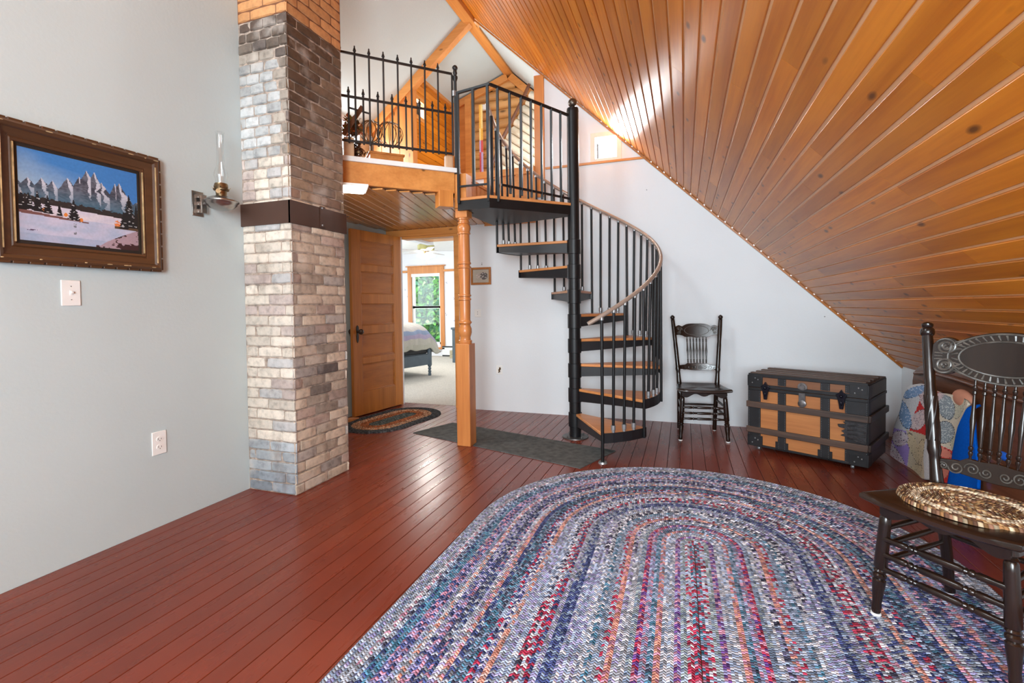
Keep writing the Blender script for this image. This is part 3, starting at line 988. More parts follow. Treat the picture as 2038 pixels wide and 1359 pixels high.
# landing
LZ = 1.945
LA, LB, LC = V((-1.66, 3.425, 0)), V((-1.385, 3.40, 0)), V((-1.66, 4.16, 0))
lp = [(PX - 0.01, PY - 0.045), (LB.x, LB.y), (-1.66, 3.408), (-1.66, 3.43), (-1.585, 3.43), (-1.585, 3.56), (-1.66, 3.56), (LC.x, LC.y), (-1.45, 4.16), (PX - 0.02, PY + 0.045)]
g = G(); poly(g, lp, LZ - 0.022, LZ); ld = g.build('landing', M['tread'], ss, bevel=0.003)
g = G()
cen = V((-1.3, 3.78, 0))
lp2 = [(u + (cen.x - u) * 0.015, v + (cen.y - v) * 0.015) for u, v in lp]
poly(g, lp2, LZ - 0.095, LZ - 0.023)
g.build('landing_pan', M['black'], ld)
# landing guard
A_, B_ = V((-1.648, 3.402, 0)), V((-1.372, 3.408, 0)); C_ = V((PX - 0.03, PY - 0.03, 0))
gr = G()
gr.bar(V((A_.x, A_.y, 2.745)), V((B_.x, B_.y, 2.775)), 0.02, 0.018); gr.bar(V((B_.x, B_.y, 2.772)), V((C_.x, C_.y, 2.665)), 0.02, 0.018)
gr.build('guard_top_rail', M['black'], ss, bevel=0.001)
gr = G()
gr.bar(A_ + V((0.01, 0, 2.03)), B_ + V((-0.02, 0, 2.03)), 0.012, 0.014); gr.bar(V((-1.31, 3.47, 2.03)), V((C_.x, C_.y, 1.985)), 0.014, 0.016)
gr.build('guard_bottom_rail', M['black'], ss)
for t in (0.04, 0.50, 0.93):
    q = A_.lerp(B_, t); g = G(); g.bar(V((q.x, q.y, 1.90 if t != 0.5 else 2.03)), V((q.x, q.y, 2.745 + 0.03 * t)), 0.019, 0.019, up=(0, 1, 0)); g.build('guard_baluster', M['black'], ss)
for i, t in enumerate((0.09, 0.235, 0.375, 0.50, 0.635, 0.765, 0.89)):
    q = B_.lerp(C_, t); g = G(); g.bar(V((q.x, q.y, 1.90 if i == 0 else 2.0 - 0.04 * t - .02)), V((q.x, q.y, 2.77 - 0.1 * t)), 0.017, 0.017, up=(0, 1, 0)); g.build('guard_baluster', M['black'], ss)

# ================================================================== door and doorway trim
g = G()
g.box(-3.19, -2.20, YB - 0.022, YB + 0.0, 1.895, 1.970)
g.box(-3.06, -3.022, YB - 0.02, YB + 0.02, 0, 1.90)
g.box(-2.345, -2.29, YB - 0.01, YB + 0.12, 0, 1.90)
g.box(-3.0, -2.345, YB, YB + 0.12, 1.87, 1.90)
struct(g.build('trim_14', M['beamX'], bevel=0.003))
hx, hy = -3.0, 4.70
dirD = (V((-3.102, 3.985, 0)) - V((hx, hy, 0))).normalized()
nrm = V((-dirD.y, dirD.x, 0))
if nrm.x < 0: nrm = -nrm
dw = 0.725
dr = struct(thing('door_1', 'open brown five-panel wooden door hinged at the bedroom doorway', 'door', (hx, hy, 0)))
def dbox(g, s0, s1, z0, z1, d0, d1, mi=0, rnd=0.0):
    c = V((hx, hy, 0)) + dirD * ((s0 + s1) / 2) + nrm * ((d0 + d1) / 2) + V((0, 0, (z0 + z1) / 2))
    g.obox(c, (dirD, nrm, V((0, 0, 1))), ((s1 - s0) / 2, (d1 - d0) / 2, (z1 - z0) / 2), mi, rnd)
Z0, Z1 = 0.012, 1.893
pan = [(0.245, 0.530), (0.597, 0.835), (0.925, 1.145), (1.25, 1.475), (1.55, 1.79)]
g = G()
dbox(g, 0, 0.115, Z0, Z1, -0.035, 0, 0, .1); dbox(g, dw - 0.125, dw, Z0, Z1, -0.035, 0, 0, .6)
zs = [Z0] + [q for p in pan for q in p] + [Z1]
for i in range(0, len(zs), 2): dbox(g, 0.115, dw - 0.125, zs[i], zs[i + 1], -0.035, 0, 0, .2 + i * .07)
g.build('door_frame', M['door'], dr, bevel=0.004)
for a, b in pan:
    g = G()
    dbox(g, 0.115, dw - 0.125, a, b, -0.026, -0.014)
    for (s0, s1, c0, c1) in ((0.115, 0.127, a, b), (dw - 0.137, dw - 0.125, a, b), (0.115, dw - 0.125, a, a + 0.012), (0.115, dw - 0.125, b - 0.012, b)):
        dbox(g, s0, s1, c0, c1, -0.02, -0.006)
    g.build('door_panel', M['doorX'], dr, bevel=0.003)
g = G()
kp = V((hx, hy, 0)) + dirD * (dw - 0.06)
pl = [(0.0, .085), (.014, .07), (.018, .04), (.012, 0.0), (.016, -.04), (.012, -.075), (0, -.095), (-.012, -.075), (-.016, -.04), (-.012, 0), (-.018, .04), (-.014, .07)]
g.prism(pl, lambda u, v, d: kp + dirD * u + V((0, 0, 0.845 + v)) + nrm * d, 0, 0.006)
hd = g.build('door_plate', M['blackm'], dr, bevel=0.001)
g = G()
g.lathe(kp + V((0, 0, .865)), kp + nrm * 0.03 + V((0, 0, .865)), [(0, .012), (1, .010)], 14); g.sphere(kp + nrm * 0.052 + V((0, 0, .865)), .028, n=16)
g.lathe(kp - nrm * 0.035 + V((0, 0, .865)), kp - nrm * 0.06 + V((0, 0, .865)), [(0, .012), (1, .010)], 14); g.sphere(kp - nrm * 0.085 + V((0, 0, .865)), .028, n=16)
g.build('door_knob', plain('dark_knob', (0.06, 0.04, 0.03), 0.25, metal=0.3), hd)

# wooden wedge on the floor beside the chimney
g = G()
g.prism([(0, 0), (0.16, 0), (0.16, 0.02), (0.02, 0.036), (0, 0.036)], lambda u, v, d: V((-3.10 + d, 3.80 + u, v)), 0, 0.07)
tag(g.build('door_wedge', M['post'], bevel=0.002), 'small orange wooden wedge on the floor between chimney and open door', 'wedge')

# ceiling light under loft
g = G()
la, lb = V((-0.75, -0.66, 0)), V((-0.66, 0.75, 0))
q0 = V((-2.09, 2.885, 1.970))
c_ = q0 + la * 0.17 + lb * 0.12
g.obox(c_ + V((0, 0, -0.006)), (la, lb, V((0, 0, 1))), (0.17, 0.12, 0.008), 0)
cl_ = thing('ceiling_light', 'lit flat rectangular ceiling light under the loft beside the chimney', 'ceiling light', c_)
g.build('light_frame', M['white'], cl_)
g = G(); g.obox(c_ + V((0, 0, -0.017)), (la, lb, V((0, 0, 1))), (0.155, 0.105, 0.003)); g.build('diffuser', emit('lit_diffuser', (1, .94, .86), 14), cl_)

area('ceiling_light_lamp', c_ + V((0, 0, -0.03)), (0.1, 0.3, -1), 0.3, 0.2, 7, (1, .95, .88))

# ================================================================== bedroom beyond the doorway
YF = 9.7
g = G(); g.box(-7.1, -1.5, YB + 0.1, YF + .1, -0.06, 0.004); struct(g.build('floor_bedroom', M['carpet']))
BX0, BX1, BZ0, BZ1 = -5.89, -5.16, 0.27, 1.87
g = G()
g.box(-7.1, BX0, YF, YF + .12, 0, 2.5); g.box(BX1, -1.5, YF, YF + .12, 0, 2.5); g.box(BX0, BX1, YF, YF + .12, 0, BZ0); g.box(BX0, BX1, YF, YF + .12, BZ1, 2.5)
g.box(-7.2, -7.1, YB + .1, 6.2, 0, 2.5); g.box(-7.2, -7.1, 8.4, YF, 0, 2.5); g.box(-7.2, -7.1, 6.2, 8.4, 0, .6); g.box(-7.2, -7.1, 6.2, 8.4, 2.0, 2.5)
g.box(-1.5, -1.4, YB + .1, YF, 0, 2.0)
def wallpaper():
    t = NT('floral_wallpaper')
    o = t.obj()
    vo = t.n('ShaderNodeTexVoronoi', feature='F1'); vo.inputs['Scale'].default_value = 5.5; vo.inputs['Randomness'].default_value = 0.6
    t.l(o, vo.inputs['Vector'])
    nz_ = t.noise(o, 45, 3)
    k = t.math('MULTIPLY', t.ramp(vo.outputs['Distance'], [(0.14, 1.0), (0.2, 0.0)]), t.ramp(nz_, [(0.5, 0.0), (0.56, 0.75)]))
    sp = t.n('ShaderNodeSeparateXYZ'); t.l(o, sp.inputs[0])
    k = t.math('MULTIPLY', k, t.math('LESS_THAN', sp.outputs[2], 1.86))
    t.l(t.mix(k, (0.80, 0.80, 0.82), (0.25, 0.22, 0.3)), t.b.inputs['Base Color'])
    t.set(Roughness=0.7)
    return t.m
struct(g.build('wall_bedroom', wallpaper()))
g = G(); g.box(-7.1, -1.5, YB + .12, YF + .1, 2.36, 2.44); struct(g.build('ceiling_bedroom', M['white']))
g = G(); g.box(-7.1, BX0 - .1, YF - .03, YF, 1.90, 1.95); g.box(BX1 + .1, -1.5, YF - .03, YF, 1.90, 1.95); struct(g.build('trim_15', M['beamX']))
g = G(); g.box(-5.1, -1.6, YF - 0.07, YF - 0.001, 0.03, 0.22); g.box(-5.1, -1.6, YF - .075, YF - .06, .205, .235, 1); g.box(-5.1, -1.6, YF - .072, YF - .06, .0, .035, 1)
struct(g.build('baseboard_bedroom', [M['white'], M['dark']]))
# bedroom window
g = G()
g.box(BX0 - .10, BX0 + .0, YF - .03, YF, .18, 1.87); g.box(BX1, BX1 + .10, YF - .03, YF, .18, 1.87); g.box(BX0 - .10, BX1 + .10, YF - .03, YF, 1.87, 2.03)
g.box(BX0 - .14, BX1 + .14, YF - .05, YF, 2.03, 2.05); g.box(BX0 - .12, BX1 + .12, YF - .07, YF, .16, .2)
w3 = struct(g.build('window_3', M['beamZ'], bevel=0.003))
ROOTS[w3.name] = (w3.location.copy(), Matrix.Identity(3).to_quaternion())
g = G()
for (a, b) in ((BZ0, 1.13), (1.09, BZ1)):
    g.box(BX0, BX0 + .045, YF + .02, YF + .06, a, b); g.box(BX1 - .045, BX1, YF + .02, YF + .06, a, b); g.box(BX0, BX1, YF + .02, YF + .06, a, a + .045); g.box(BX0, BX1, YF + .02, YF + .06, b - .05, b)
g.build('sash', M['white'], w3)
g = G(); g.box(BX0 + .04, BX1 - .04, YF + .038, YF + .042, BZ0, BZ1); g.build('pane', M['glass'], w3)
# lace curtain panel
cu = thing('window_blind', 'white perforated blind hanging at the left side of the bedroom window', 'blind', (BX0 + .1, YF - .01, 1.15))
g = G()
for i in range(26):
    zz = 1.15 + i * 0.027
    g.box(BX0 + .02, BX0 + .05, YF - .012, YF - .006, zz, zz + .027); g.box(BX0 + .065, BX0 + .085, YF - .012, YF - .006, zz, zz + .027)
    g.box(BX0 + .05, BX0 + .065, YF - .012, YF - .006, zz, zz + .016); g.box(BX0 + .085, BX0 + .1, YF - .012, YF - .006, zz, zz + .016)
g.build('lace', M['white'], cu)
g = G(); g.box(BX0 + .0, BX1 - .0, YF - .03, YF, 1.80, 1.87); g.build('head_rail', M['white'], cu)

# ceiling fan
fc = ony(848, 508, 7.6)
fn_ = thing('ceiling_fan', 'brass ceiling fan with lit frosted shades hanging in the bedroom', 'ceiling fan', (fc.x, fc.y, 2.36))
g = G(); g.lathe((fc.x, fc.y, 2.22), (fc.x, fc.y, 2.36), [(0, .012), (.8, .012), (.82, .05), (1, .06)], 18); g.build('down_rod', M['brass'], fn_)
g = G(); g.lathe((fc.x, fc.y, 2.115), (fc.x, fc.y, 2.225), [(0, .13), (.1, .15), (.8, .15), (1, .12)], 28); g.build('motor_housing', plain('olive_brass', (0.45, 0.40, 0.16), 0.35, metal=0.5), fn_)
for k in range(5):
    a = R(20 + 72 * k)
    g = G()
    d_ = V((math.cos(a), math.sin(a), 0)); s_ = V((-math.sin(a), math.cos(a), 0.12)).normalized()
    g.obox(V((fc.x, fc.y, 2.10)) + d_ * 0.38, (d_, s_, d_.cross(s_)), (0.25, 0.062, 0.004)); g.obox(V((fc.x, fc.y, 2.105)) + d_ * 0.14, (d_, s_, d_.cross(s_)), (0.07, 0.02, 0.006))
    g.build('blade', plain('pale_blade', (0.6, 0.58, 0.58), 0.3), fn_, bevel=0.002)
for k in range(4):
    a = R(45 + 90 * k)
    c2 = V((fc.x + .075 * math.cos(a), fc.y + .075 * math.sin(a), 2.04))
    g = G(); g.lathe(c2 + V((0, 0, .03)), c2 + V((.035 * math.cos(a), .035 * math.sin(a), -.05)), [(0, .02), (.3, .045), (.8, .06), (1, .066)], 16)
    g.build('lamp_shade', emit('lit_frosted_shade', (1, .95, .88), 5), fn_)
g = G(); g.lathe((fc.x, fc.y, 2.02), (fc.x, fc.y, 2.12), [(0, .03), (1, .05)], 16); g.tube([(fc.x, fc.y, 2.02), (fc.x, fc.y, 1.88)], .003, 6); g.sphere((fc.x, fc.y, 1.88), .01, n=8); g.build('light_kit', M['brass'], fn_)

area('fan_lamp', (fc.x, fc.y, 1.97), (0, -.15, -1), 0.34, 0.34, 20, (1, .96, .9))
# bed
bdv = V((-0.28, -0.96, 0)).normalized(); bnv = V((-bdv.y, bdv.x, 0))
if bnv.x > 0: bnv = -bnv
B0 = V((-3.85, 6.86, 0))
bed = thing('bed', 'slate grey wooden bed under a pale striped quilt in the bedroom', 'bed', B0)
def BP(s, t, z): q = B0 + bdv * s + bnv * t; return V((q.x, q.y, z))
greyw = plain('slate_grey_paint', (0.075, 0.10, 0.12), 0.4, var=0.1)
for (s, t) in ((0, 0.02), (1.35, 0.02), (0, 1.9), (1.35, 1.9)):
    g = G(); g.lathe(BP(s, t, 0), BP(s, t, .44), [(0, .022), (.05, .028), (.12, .02), (.17, .028), (.22, .018), (.27, .028), (.32, .018), (.37, .030), (.4, .036), (.95, .036), (1, .03)], 14); g.build('bed_post', greyw, bed)
g = G(); g.bar(BP(0, .02, .27), BP(1.35, .02, .25), .03, .17); g.build('side_rail', greyw, bed)
g = G(); g.bar(BP(0, .02, .27), BP(0, 1.9, .27), .03, .17); g.build('foot_rail', greyw, bed)
g = G(); g.obox(BP(.66, .97, .47), (bdv, bnv, V((0, 0, 1))), (.66, .93, .11)); g.build('mattress', plain('dark_box_spring', (0.05, .05, .05), .8), bed, bevel=.03)
def bedquilt():
    g = G()
    # cross-section over the near side, swept to the far end
    NS, NT_ = 30, 26
    prof_ = [(-.06, .44), (-.055, .52), (-.05, .62), (-.03, .68), (.0, .74), (.08, .80), (.25, .84), (.6, .86), (1.0, .87), (1.5, .87), (1.95, .84)]
    rows = []
    for i in range(NS + 1):
        s = -0.10 + 1.52 * i / NS
        endk = max(0.0, (0.05 - s) / 0.15)
        row = []
        for j, (t, z) in enumerate(prof_):
            zz = z - 0.26 * endk ** 1.5 * (1 if j > 3 else .35) + 0.012 * math.sin(s * 17 + j) + 0.01 * math.sin(s * 31)
            row.append(g.bm.verts.new(BP(s - .05 * (j < 2) * math.sin(s * 12) * .3, t, zz)))
        rows.append(row)
    # foot end flap
    flap = []
    for j, (t, z) in enumerate(prof_):
        flap.append(g.bm.verts.new(BP(-0.16 - .02 * math.sin(j * 2), t - .02, 0.38 + .015 * math.sin(j * 2.3))))
    allr = [flap] + rows
    bandc = [(.42, .40, .33), (.45, .42, .36), (.36, .30, .40), (.26, .31, .42), (.50, .45, .42), (.52, .48, .44), (.5, .47, .45), (.62, .6, .52), (.68, .66, .62), (.7, .68, .64)]
    for i in range(len(allr) - 1):
        for j in range(len(prof_) - 1):
            c = V(bandc[j]) * random.uniform(.92, 1.06)
            g.face([allr[i][j], allr[i + 1][j], allr[i + 1][j + 1], allr[i][j + 1]], 0, 0, c)
    o = g.build('bed_quilt', M['quilt'])
    m_ = o.modifiers.new('sub', 'SUBSURF'); m_.levels = 1; m_.render_levels = 2
    m2 = o.modifiers.new('thick', 'SOLIDIFY'); m2.thickness = 0.02
    tag(o, 'pale quilt with blue and lilac bands draped over the slate grey bed', 'quilt')
bedquilt()
g = G(); g.lathe(BP(.55, .5, .09), BP(1.2, .5, .09), [(0, .07), (.05, .085), (.95, .085), (1, .07)], 20)
tag(g.build('rolled_blanket', greyw), 'dark grey roll stored on the carpet under the bed', 'roll')
# small items beside the bedroom's right wall
g = G(); q = ony(901, 660, 8.6)
g.box(q.x - .02, q.x + .35, 8.55, 8.9, 0.66, 0.70); g.box(q.x, q.x + .33, 8.57, 8.9, 0.0, .66)
tag(g.build('dresser', greyw, bevel=.004), 'dark grey dresser just behind the turned post in the bedroom', 'dresser')
q = onz(895, 713, 0.0)
g = G()
g.box(q.x, q.x + .16, q.y, q.y + .2, 0.005, .085, 0); g.box(q.x + .0, q.x + .16, q.y, q.y + .2, .09, .17, 0); g.box(q.x + .01, q.x + .15, q.y + .01, q.y + .19, .084, .091, 1)
tag(g.build('wicker_box', [plain('wicker', (0.45, .38, .25), .8, var=.3, vs=60), M['dark']], bevel=.003), 'small tan wicker box on the bedroom carpet by the turned post', 'box')

# garden behind the bedroom window
def shrub(name, c, w, h, n_, label, seed, tr=0.25):
    rg = random.Random(seed)
    root = thing(name, label, 'shrub', (c[0], c[1], -0.3))
    g = G()
    for i in range(n_):
        a, b = rg.uniform(-1, 1), rg.uniform(-1, 1)
        z = rg.uniform(0, 1)
        rr_ = math.sqrt(max(0.02, 1 - (abs(z - .5) * 1.9) ** 2))
        p = V((c[0] + a * w * rr_, c[1] + b * 0.5 * rr_, -0.2 + z * h))
        s = rg.uniform(.05, .11) * (1.5 if w > 1.5 else 1)
        t1 = V((rg.uniform(-1, 1), rg.uniform(-1, .2), rg.uniform(-1, 1))).normalized()
        t2 = t1.cross(V((rg.uniform(-1, 1), 1, rg.uniform(-.3, 1)))).normalized()
        k = rg.uniform(.5, 1.5)
        base = rg.choice([(.06, .26, .03), (.12, .40, .05), (.03, .14, .05), (.28, .46, .16), (.05, .2, .1)])
        g.face([g.bm.verts.new(p - t1 * s), g.bm.verts.new(p + t2 * s * .5), g.bm.verts.new(p + t1 * s), g.bm.verts.new(p - t2 * s * .5)], 0, 0, tuple(q * k for q in base))
    g.build('foliage', M['leaf'], root, recalc=False)
    g = G()
    for k in range(5):
        a = rg.uniform(-.25, .25)
        g.tube([(c[0] + a * .3, c[1], -.3), (c[0] + a * w * 2, c[1] + rg.uniform(-.2, .2), h * .7)], [.03, .012], 6)
    g.build('stems', M['post'], root)
shrub('shrub', (-6.95, 12.2), 1.0, 1.9, 5200, 'leafy green shrub nearer the house outside the bedroom window', 1)
shrub('shrub', (-8.5, 14.6), 2.5, 5.2, 15000, 'taller leafy green shrub farther back outside the bedroom window', 2)
g = G(); g.box(-14, 2, 10.2, 20, -0.6, -0.3); struct(g.build('ground_garden', plain('lawn', (0.16, 0.3, 0.07), .9, var=.3, vs=6)))

# ================================================================== braided rugs
def braided(g, A, B, Rout, w, z0, h, cols, step=0.05, bump=0.4, extent=None):
    A, B = V((A[0], A[1])), V((B[0], B[1]))
    ax = (B - A); L = ax.length; ax.normalize(); nx = V((-ax.y, ax.x))
    la_, lb_, lc_ = (g.bm.faces.layers.float_color.new(s) for s in ('ca', 'cb', 'cc'))
    n_r = int(round(Rout / w))
    nS = max(4, int(L / step)); nC = 28
    def ringpts(r):
        pts = []
        for i in range(nS): pts.append((A + ax * (L * i / nS) + nx * r, 0))
        for i in range(nC): a = math.pi * i / nC; pts.append((B + nx * (r * math.cos(a)) + ax * (r * math.sin(a)), 0))
        for i in range(nS): pts.append((B - ax * (L * i / nS) - nx * r, 0))
        for i in range(nC): a = math.pi * i / nC; pts.append((A - nx * (r * math.cos(a)) - ax * (r * math.sin(a)), 0))
        return [p[0] for p in pts]
    N = 2 * nS + 2 * nC
    sub = 4
    prev = None
    for i in range(n_r):
        rm = (i + .5) * w
        arc = []
        P = ringpts(rm); s = 0
        for k in range(N):
            arc.append(s); s += (P[(k + 1) % N] - P[k]).length
        arc.append(s)
        start = prev
        for j in range(sub + 1):
            f = j / sub
            if j == 0 and prev is not None: cur = prev
            else:
                r = max(0.0015, (i + f) * w)
                hh = z0 + h * (1 - bump) + h * bump * math.sin(math.pi * f)
                if i == n_r - 1 and j == sub: hh = z0 - 0.001
                cur = [g.bm.verts.new((p.x, p.y, hh)) for p in ringpts(r)]
            if j > 0:
                for k in range(N):
                    fc_ = g.face([last[k], last[(k + 1) % N], cur[(k + 1) % N], cur[k]])
                    if fc_ is None: continue
                    c3 = cols(i, k / N, P[k])
                    fc_[la_] = (*c3[0], 1); fc_[lb_] = (*c3[1], 1); fc_[lc_] = (*c3[2], 1)
                    f0 = i + (j - 1) / sub + .0005; f1 = i + f - .0005
                    for lp_, (uu, vv) in zip(fc_.loops, ((arc[k], f0), (arc[k + 1], f0), (arc[k + 1], f1), (arc[k], f1))):
                        lp_[g.uv].uv = (uu, vv)
            last = cur
        prev = last

PAL = {k: tuple(c * .82 for c in v) for k, v in dict(gb=(.22, .29, .42), gy=(.34, .37, .44), nv=(.06, .08, .22), lv=(.33, .31, .56), wh=(.66, .66, .74), tl=(.08, .22, .34), pe=(.66, .29, .23), cr=(.46, .04, .09), pu=(.16, .07, .30), pk=(.54, .25, .36), dk=(.07, .07, .12), lb=(.36, .45, .64), gg=(.33, .40, .42), tn=(.5, .34, .32)).items()}
rg = random.Random(21)
ringcols = {}
keys = ['gb', 'gy', 'nv', 'lv', 'wh', 'tl', 'pk', 'lb', 'dk', 'gb', 'nv', 'lv', 'gb']
last3 = None
for i in range(60):
    if last3 is None or rg.random() < .6: last3 = [rg.choice(keys) for _ in range(3)]
    ringcols[i] = list(last3)
fixed = {0: ['cr', 'pk', 'tl'], 1: ['cr', 'cr', 'wh'], 2: ['gg', 'gy', 'gg'], 3: ['pu', 'pk', 'lv'], 4: ['lb', 'wh', 'gy'], 5: ['wh', 'lb', 'lb'], 6: ['pe', 'pe', 'pk'], 7: ['tl', 'dk', 'gb'], 8: ['lv', 'gb', 'pk'], 9: ['pk', 'cr', 'pu'],
         10: ['gb', 'gg', 'gb'], 11: ['wh', 'gy', 'lb'], 12: ['lv', 'wh', 'dk'], 13: ['pe', 'pe', 'pk'], 14: ['cr', 'lb', 'gy'], 15: ['gb', 'gy', 'gb'], 16: ['tl', 'wh', 'gb'], 17: ['wh', 'dk', 'gy'], 18: ['wh', 'dk', 'lv'], 19: ['lb', 'gy', 'lv'], 20: ['gb', 'lv', 'wh'],
         24: ['nv', 'cr', 'gb'], 25: ['cr', 'wh', 'lb'], 26: ['dk', 'cr', 'wh'], 30: ['pe', 'pe', 'tn'], 31: ['nv', 'lv', 'wh'], 32: ['cr', 'nv', 'lb'], 36: ['pe', 'pk', 'tn'], 39: ['nv', 'dk', 'gy'], 42: ['pe', 'wh', 'pk'], 46: ['tl', 'tl', 'gb'], 47: ['tl', 'gb', 'nv'], 49: ['pk', 'gy', 'wh'], 50: ['gb', 'gy', 'gy'], 51: ['gy', 'gb', 'lv'], 52: ['gy', 'gy', 'lb']}
ringcols.update(fixed)
def bigcols(i, t, p):
    c = [V(PAL[k]) for k in ringcols[i]]
    # hand-braided: strand colours change a few times along a ring
    n1 = mnoise.noise(V((p.x * .9, p.y * .7, i * .31)))
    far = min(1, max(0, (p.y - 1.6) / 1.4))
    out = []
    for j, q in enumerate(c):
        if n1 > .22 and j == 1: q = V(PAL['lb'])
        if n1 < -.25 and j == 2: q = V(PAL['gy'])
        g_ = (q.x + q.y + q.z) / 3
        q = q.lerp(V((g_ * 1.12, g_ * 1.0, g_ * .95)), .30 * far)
        out.append(q)
    return out
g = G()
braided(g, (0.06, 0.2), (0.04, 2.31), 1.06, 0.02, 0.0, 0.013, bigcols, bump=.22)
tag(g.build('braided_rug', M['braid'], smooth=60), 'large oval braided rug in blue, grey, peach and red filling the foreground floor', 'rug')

def oc(i, t, p):
    n_ = 19
    if i < 4: c = [(.07, .085, .075), (.09, .10, .09), (.06, .07, .065)]
    elif i < 8: c = [(.30, .09, .03), (.34, .12, .05), (.25, .08, .03)]
    elif i < 12: c = [(.42, .26, .16), (.34, .13, .06), (.36, .22, .13)]
    else: c = [(.05, .052, .056), (.065, .067, .07), (.045, .047, .05)]
    return [V(q) for q in c]
g = G()
braided(g, (-2.735, 3.845), (-2.67, 4.28), 0.335, 0.0197, 0.0, 0.011, oc, step=.04)
tag(g.build('oval_rug', M['braid_s'], smooth=60), 'small oval braided rug, charcoal edged with rust rings, at the foot of the door', 'rug')

# grey runner mat
mc = [V((-2.241, 3.665)), V((-2.07, 4.10)), V((-0.489, 3.659)), V((-0.662, 3.191))]
g = G()
NX, NY = 90, 12
def matz(u, v): return 0.006 + 0.002 * math.sin(u * 9 + v * 3) * math.sin(v * 3.1) ** 2
top = [[g.bm.verts.new((*(mc[0].lerp(mc[3], i / NX).lerp(mc[1].lerp(mc[2], i / NX), j / NY)), matz(i / NX, j / NY))) for j in range(NY + 1)] for i in range(NX + 1)]
for i in range(NX):
    for j in range(NY):
        g.face([top[i][j], top[i + 1][j], top[i + 1][j + 1], top[i][j + 1]])
for r_ in top:
    for v_ in r_:
        if abs(v_.co.x - P_.x) < .066 and v_.co.y < 3.553: v_.co.y = 3.553
edge = [top[i][0] for i in range(NX + 1)] + [top[NX][j] for j in range(1, NY + 1)] + [top[i][NY] for i in range(NX - 1, -1, -1)] + [top[0][j] for j in range(NY - 1, 0, -1)]
low = [g.bm.verts.new((v_.co.x, v_.co.y, 0.0)) for v_ in edge]
for i in range(len(edge)):
    g.face([edge[i], edge[(i + 1) % len(edge)], low[(i + 1) % len(edge)], low[i]])
tag(g.build('runner_mat', plain('grey_felt', (0.095, 0.098, 0.095), .95, var=.28, vs=20, bump=.4, spec=.15)), 'long flat dark grey runner mat lying between the turned post and spiral stair', 'mat')

# ================================================================== chairs
def lerp(a, b, t): return a + (b - a) * t
TURN = [(0, .8), (.03, 1.0), (.10, .85), (.16, 1.05), (.22, 1.1), (.24, .75), (.255, 1.1), (.275, 1.1), (.29, .75), (.31, 1.05), (.325, .8), (.36, 1.1), (.5, 1.15), (.64, 1.1), (.675, .8), (.69, 1.05), (.71, .75), (.725, 1.1), (.745, 1.1), (.76, .75), (.78, 1.1), (.84, 1.05), (.90, .85), (.97, 1.0), (1, .8)]
def turned(g, a, b, r, n=12): g.lathe(a, b, [(t, q * r) for t, q in TURN], n)
SPIN = [(0, .6), (.06, .6), (.08, 1), (.11, 1), (.12, .6), (.14, 1.05), (.17, 1.05), (.18, .6), (.20, .7), (.36, .95), (.48, 1.35), (.60, .95), (.78, .7), (.80, .6), (.81, 1.05), (.84, 1.05), (.85, .6), (.87, 1), (.90, 1), (.91, .6), (1, .6)]

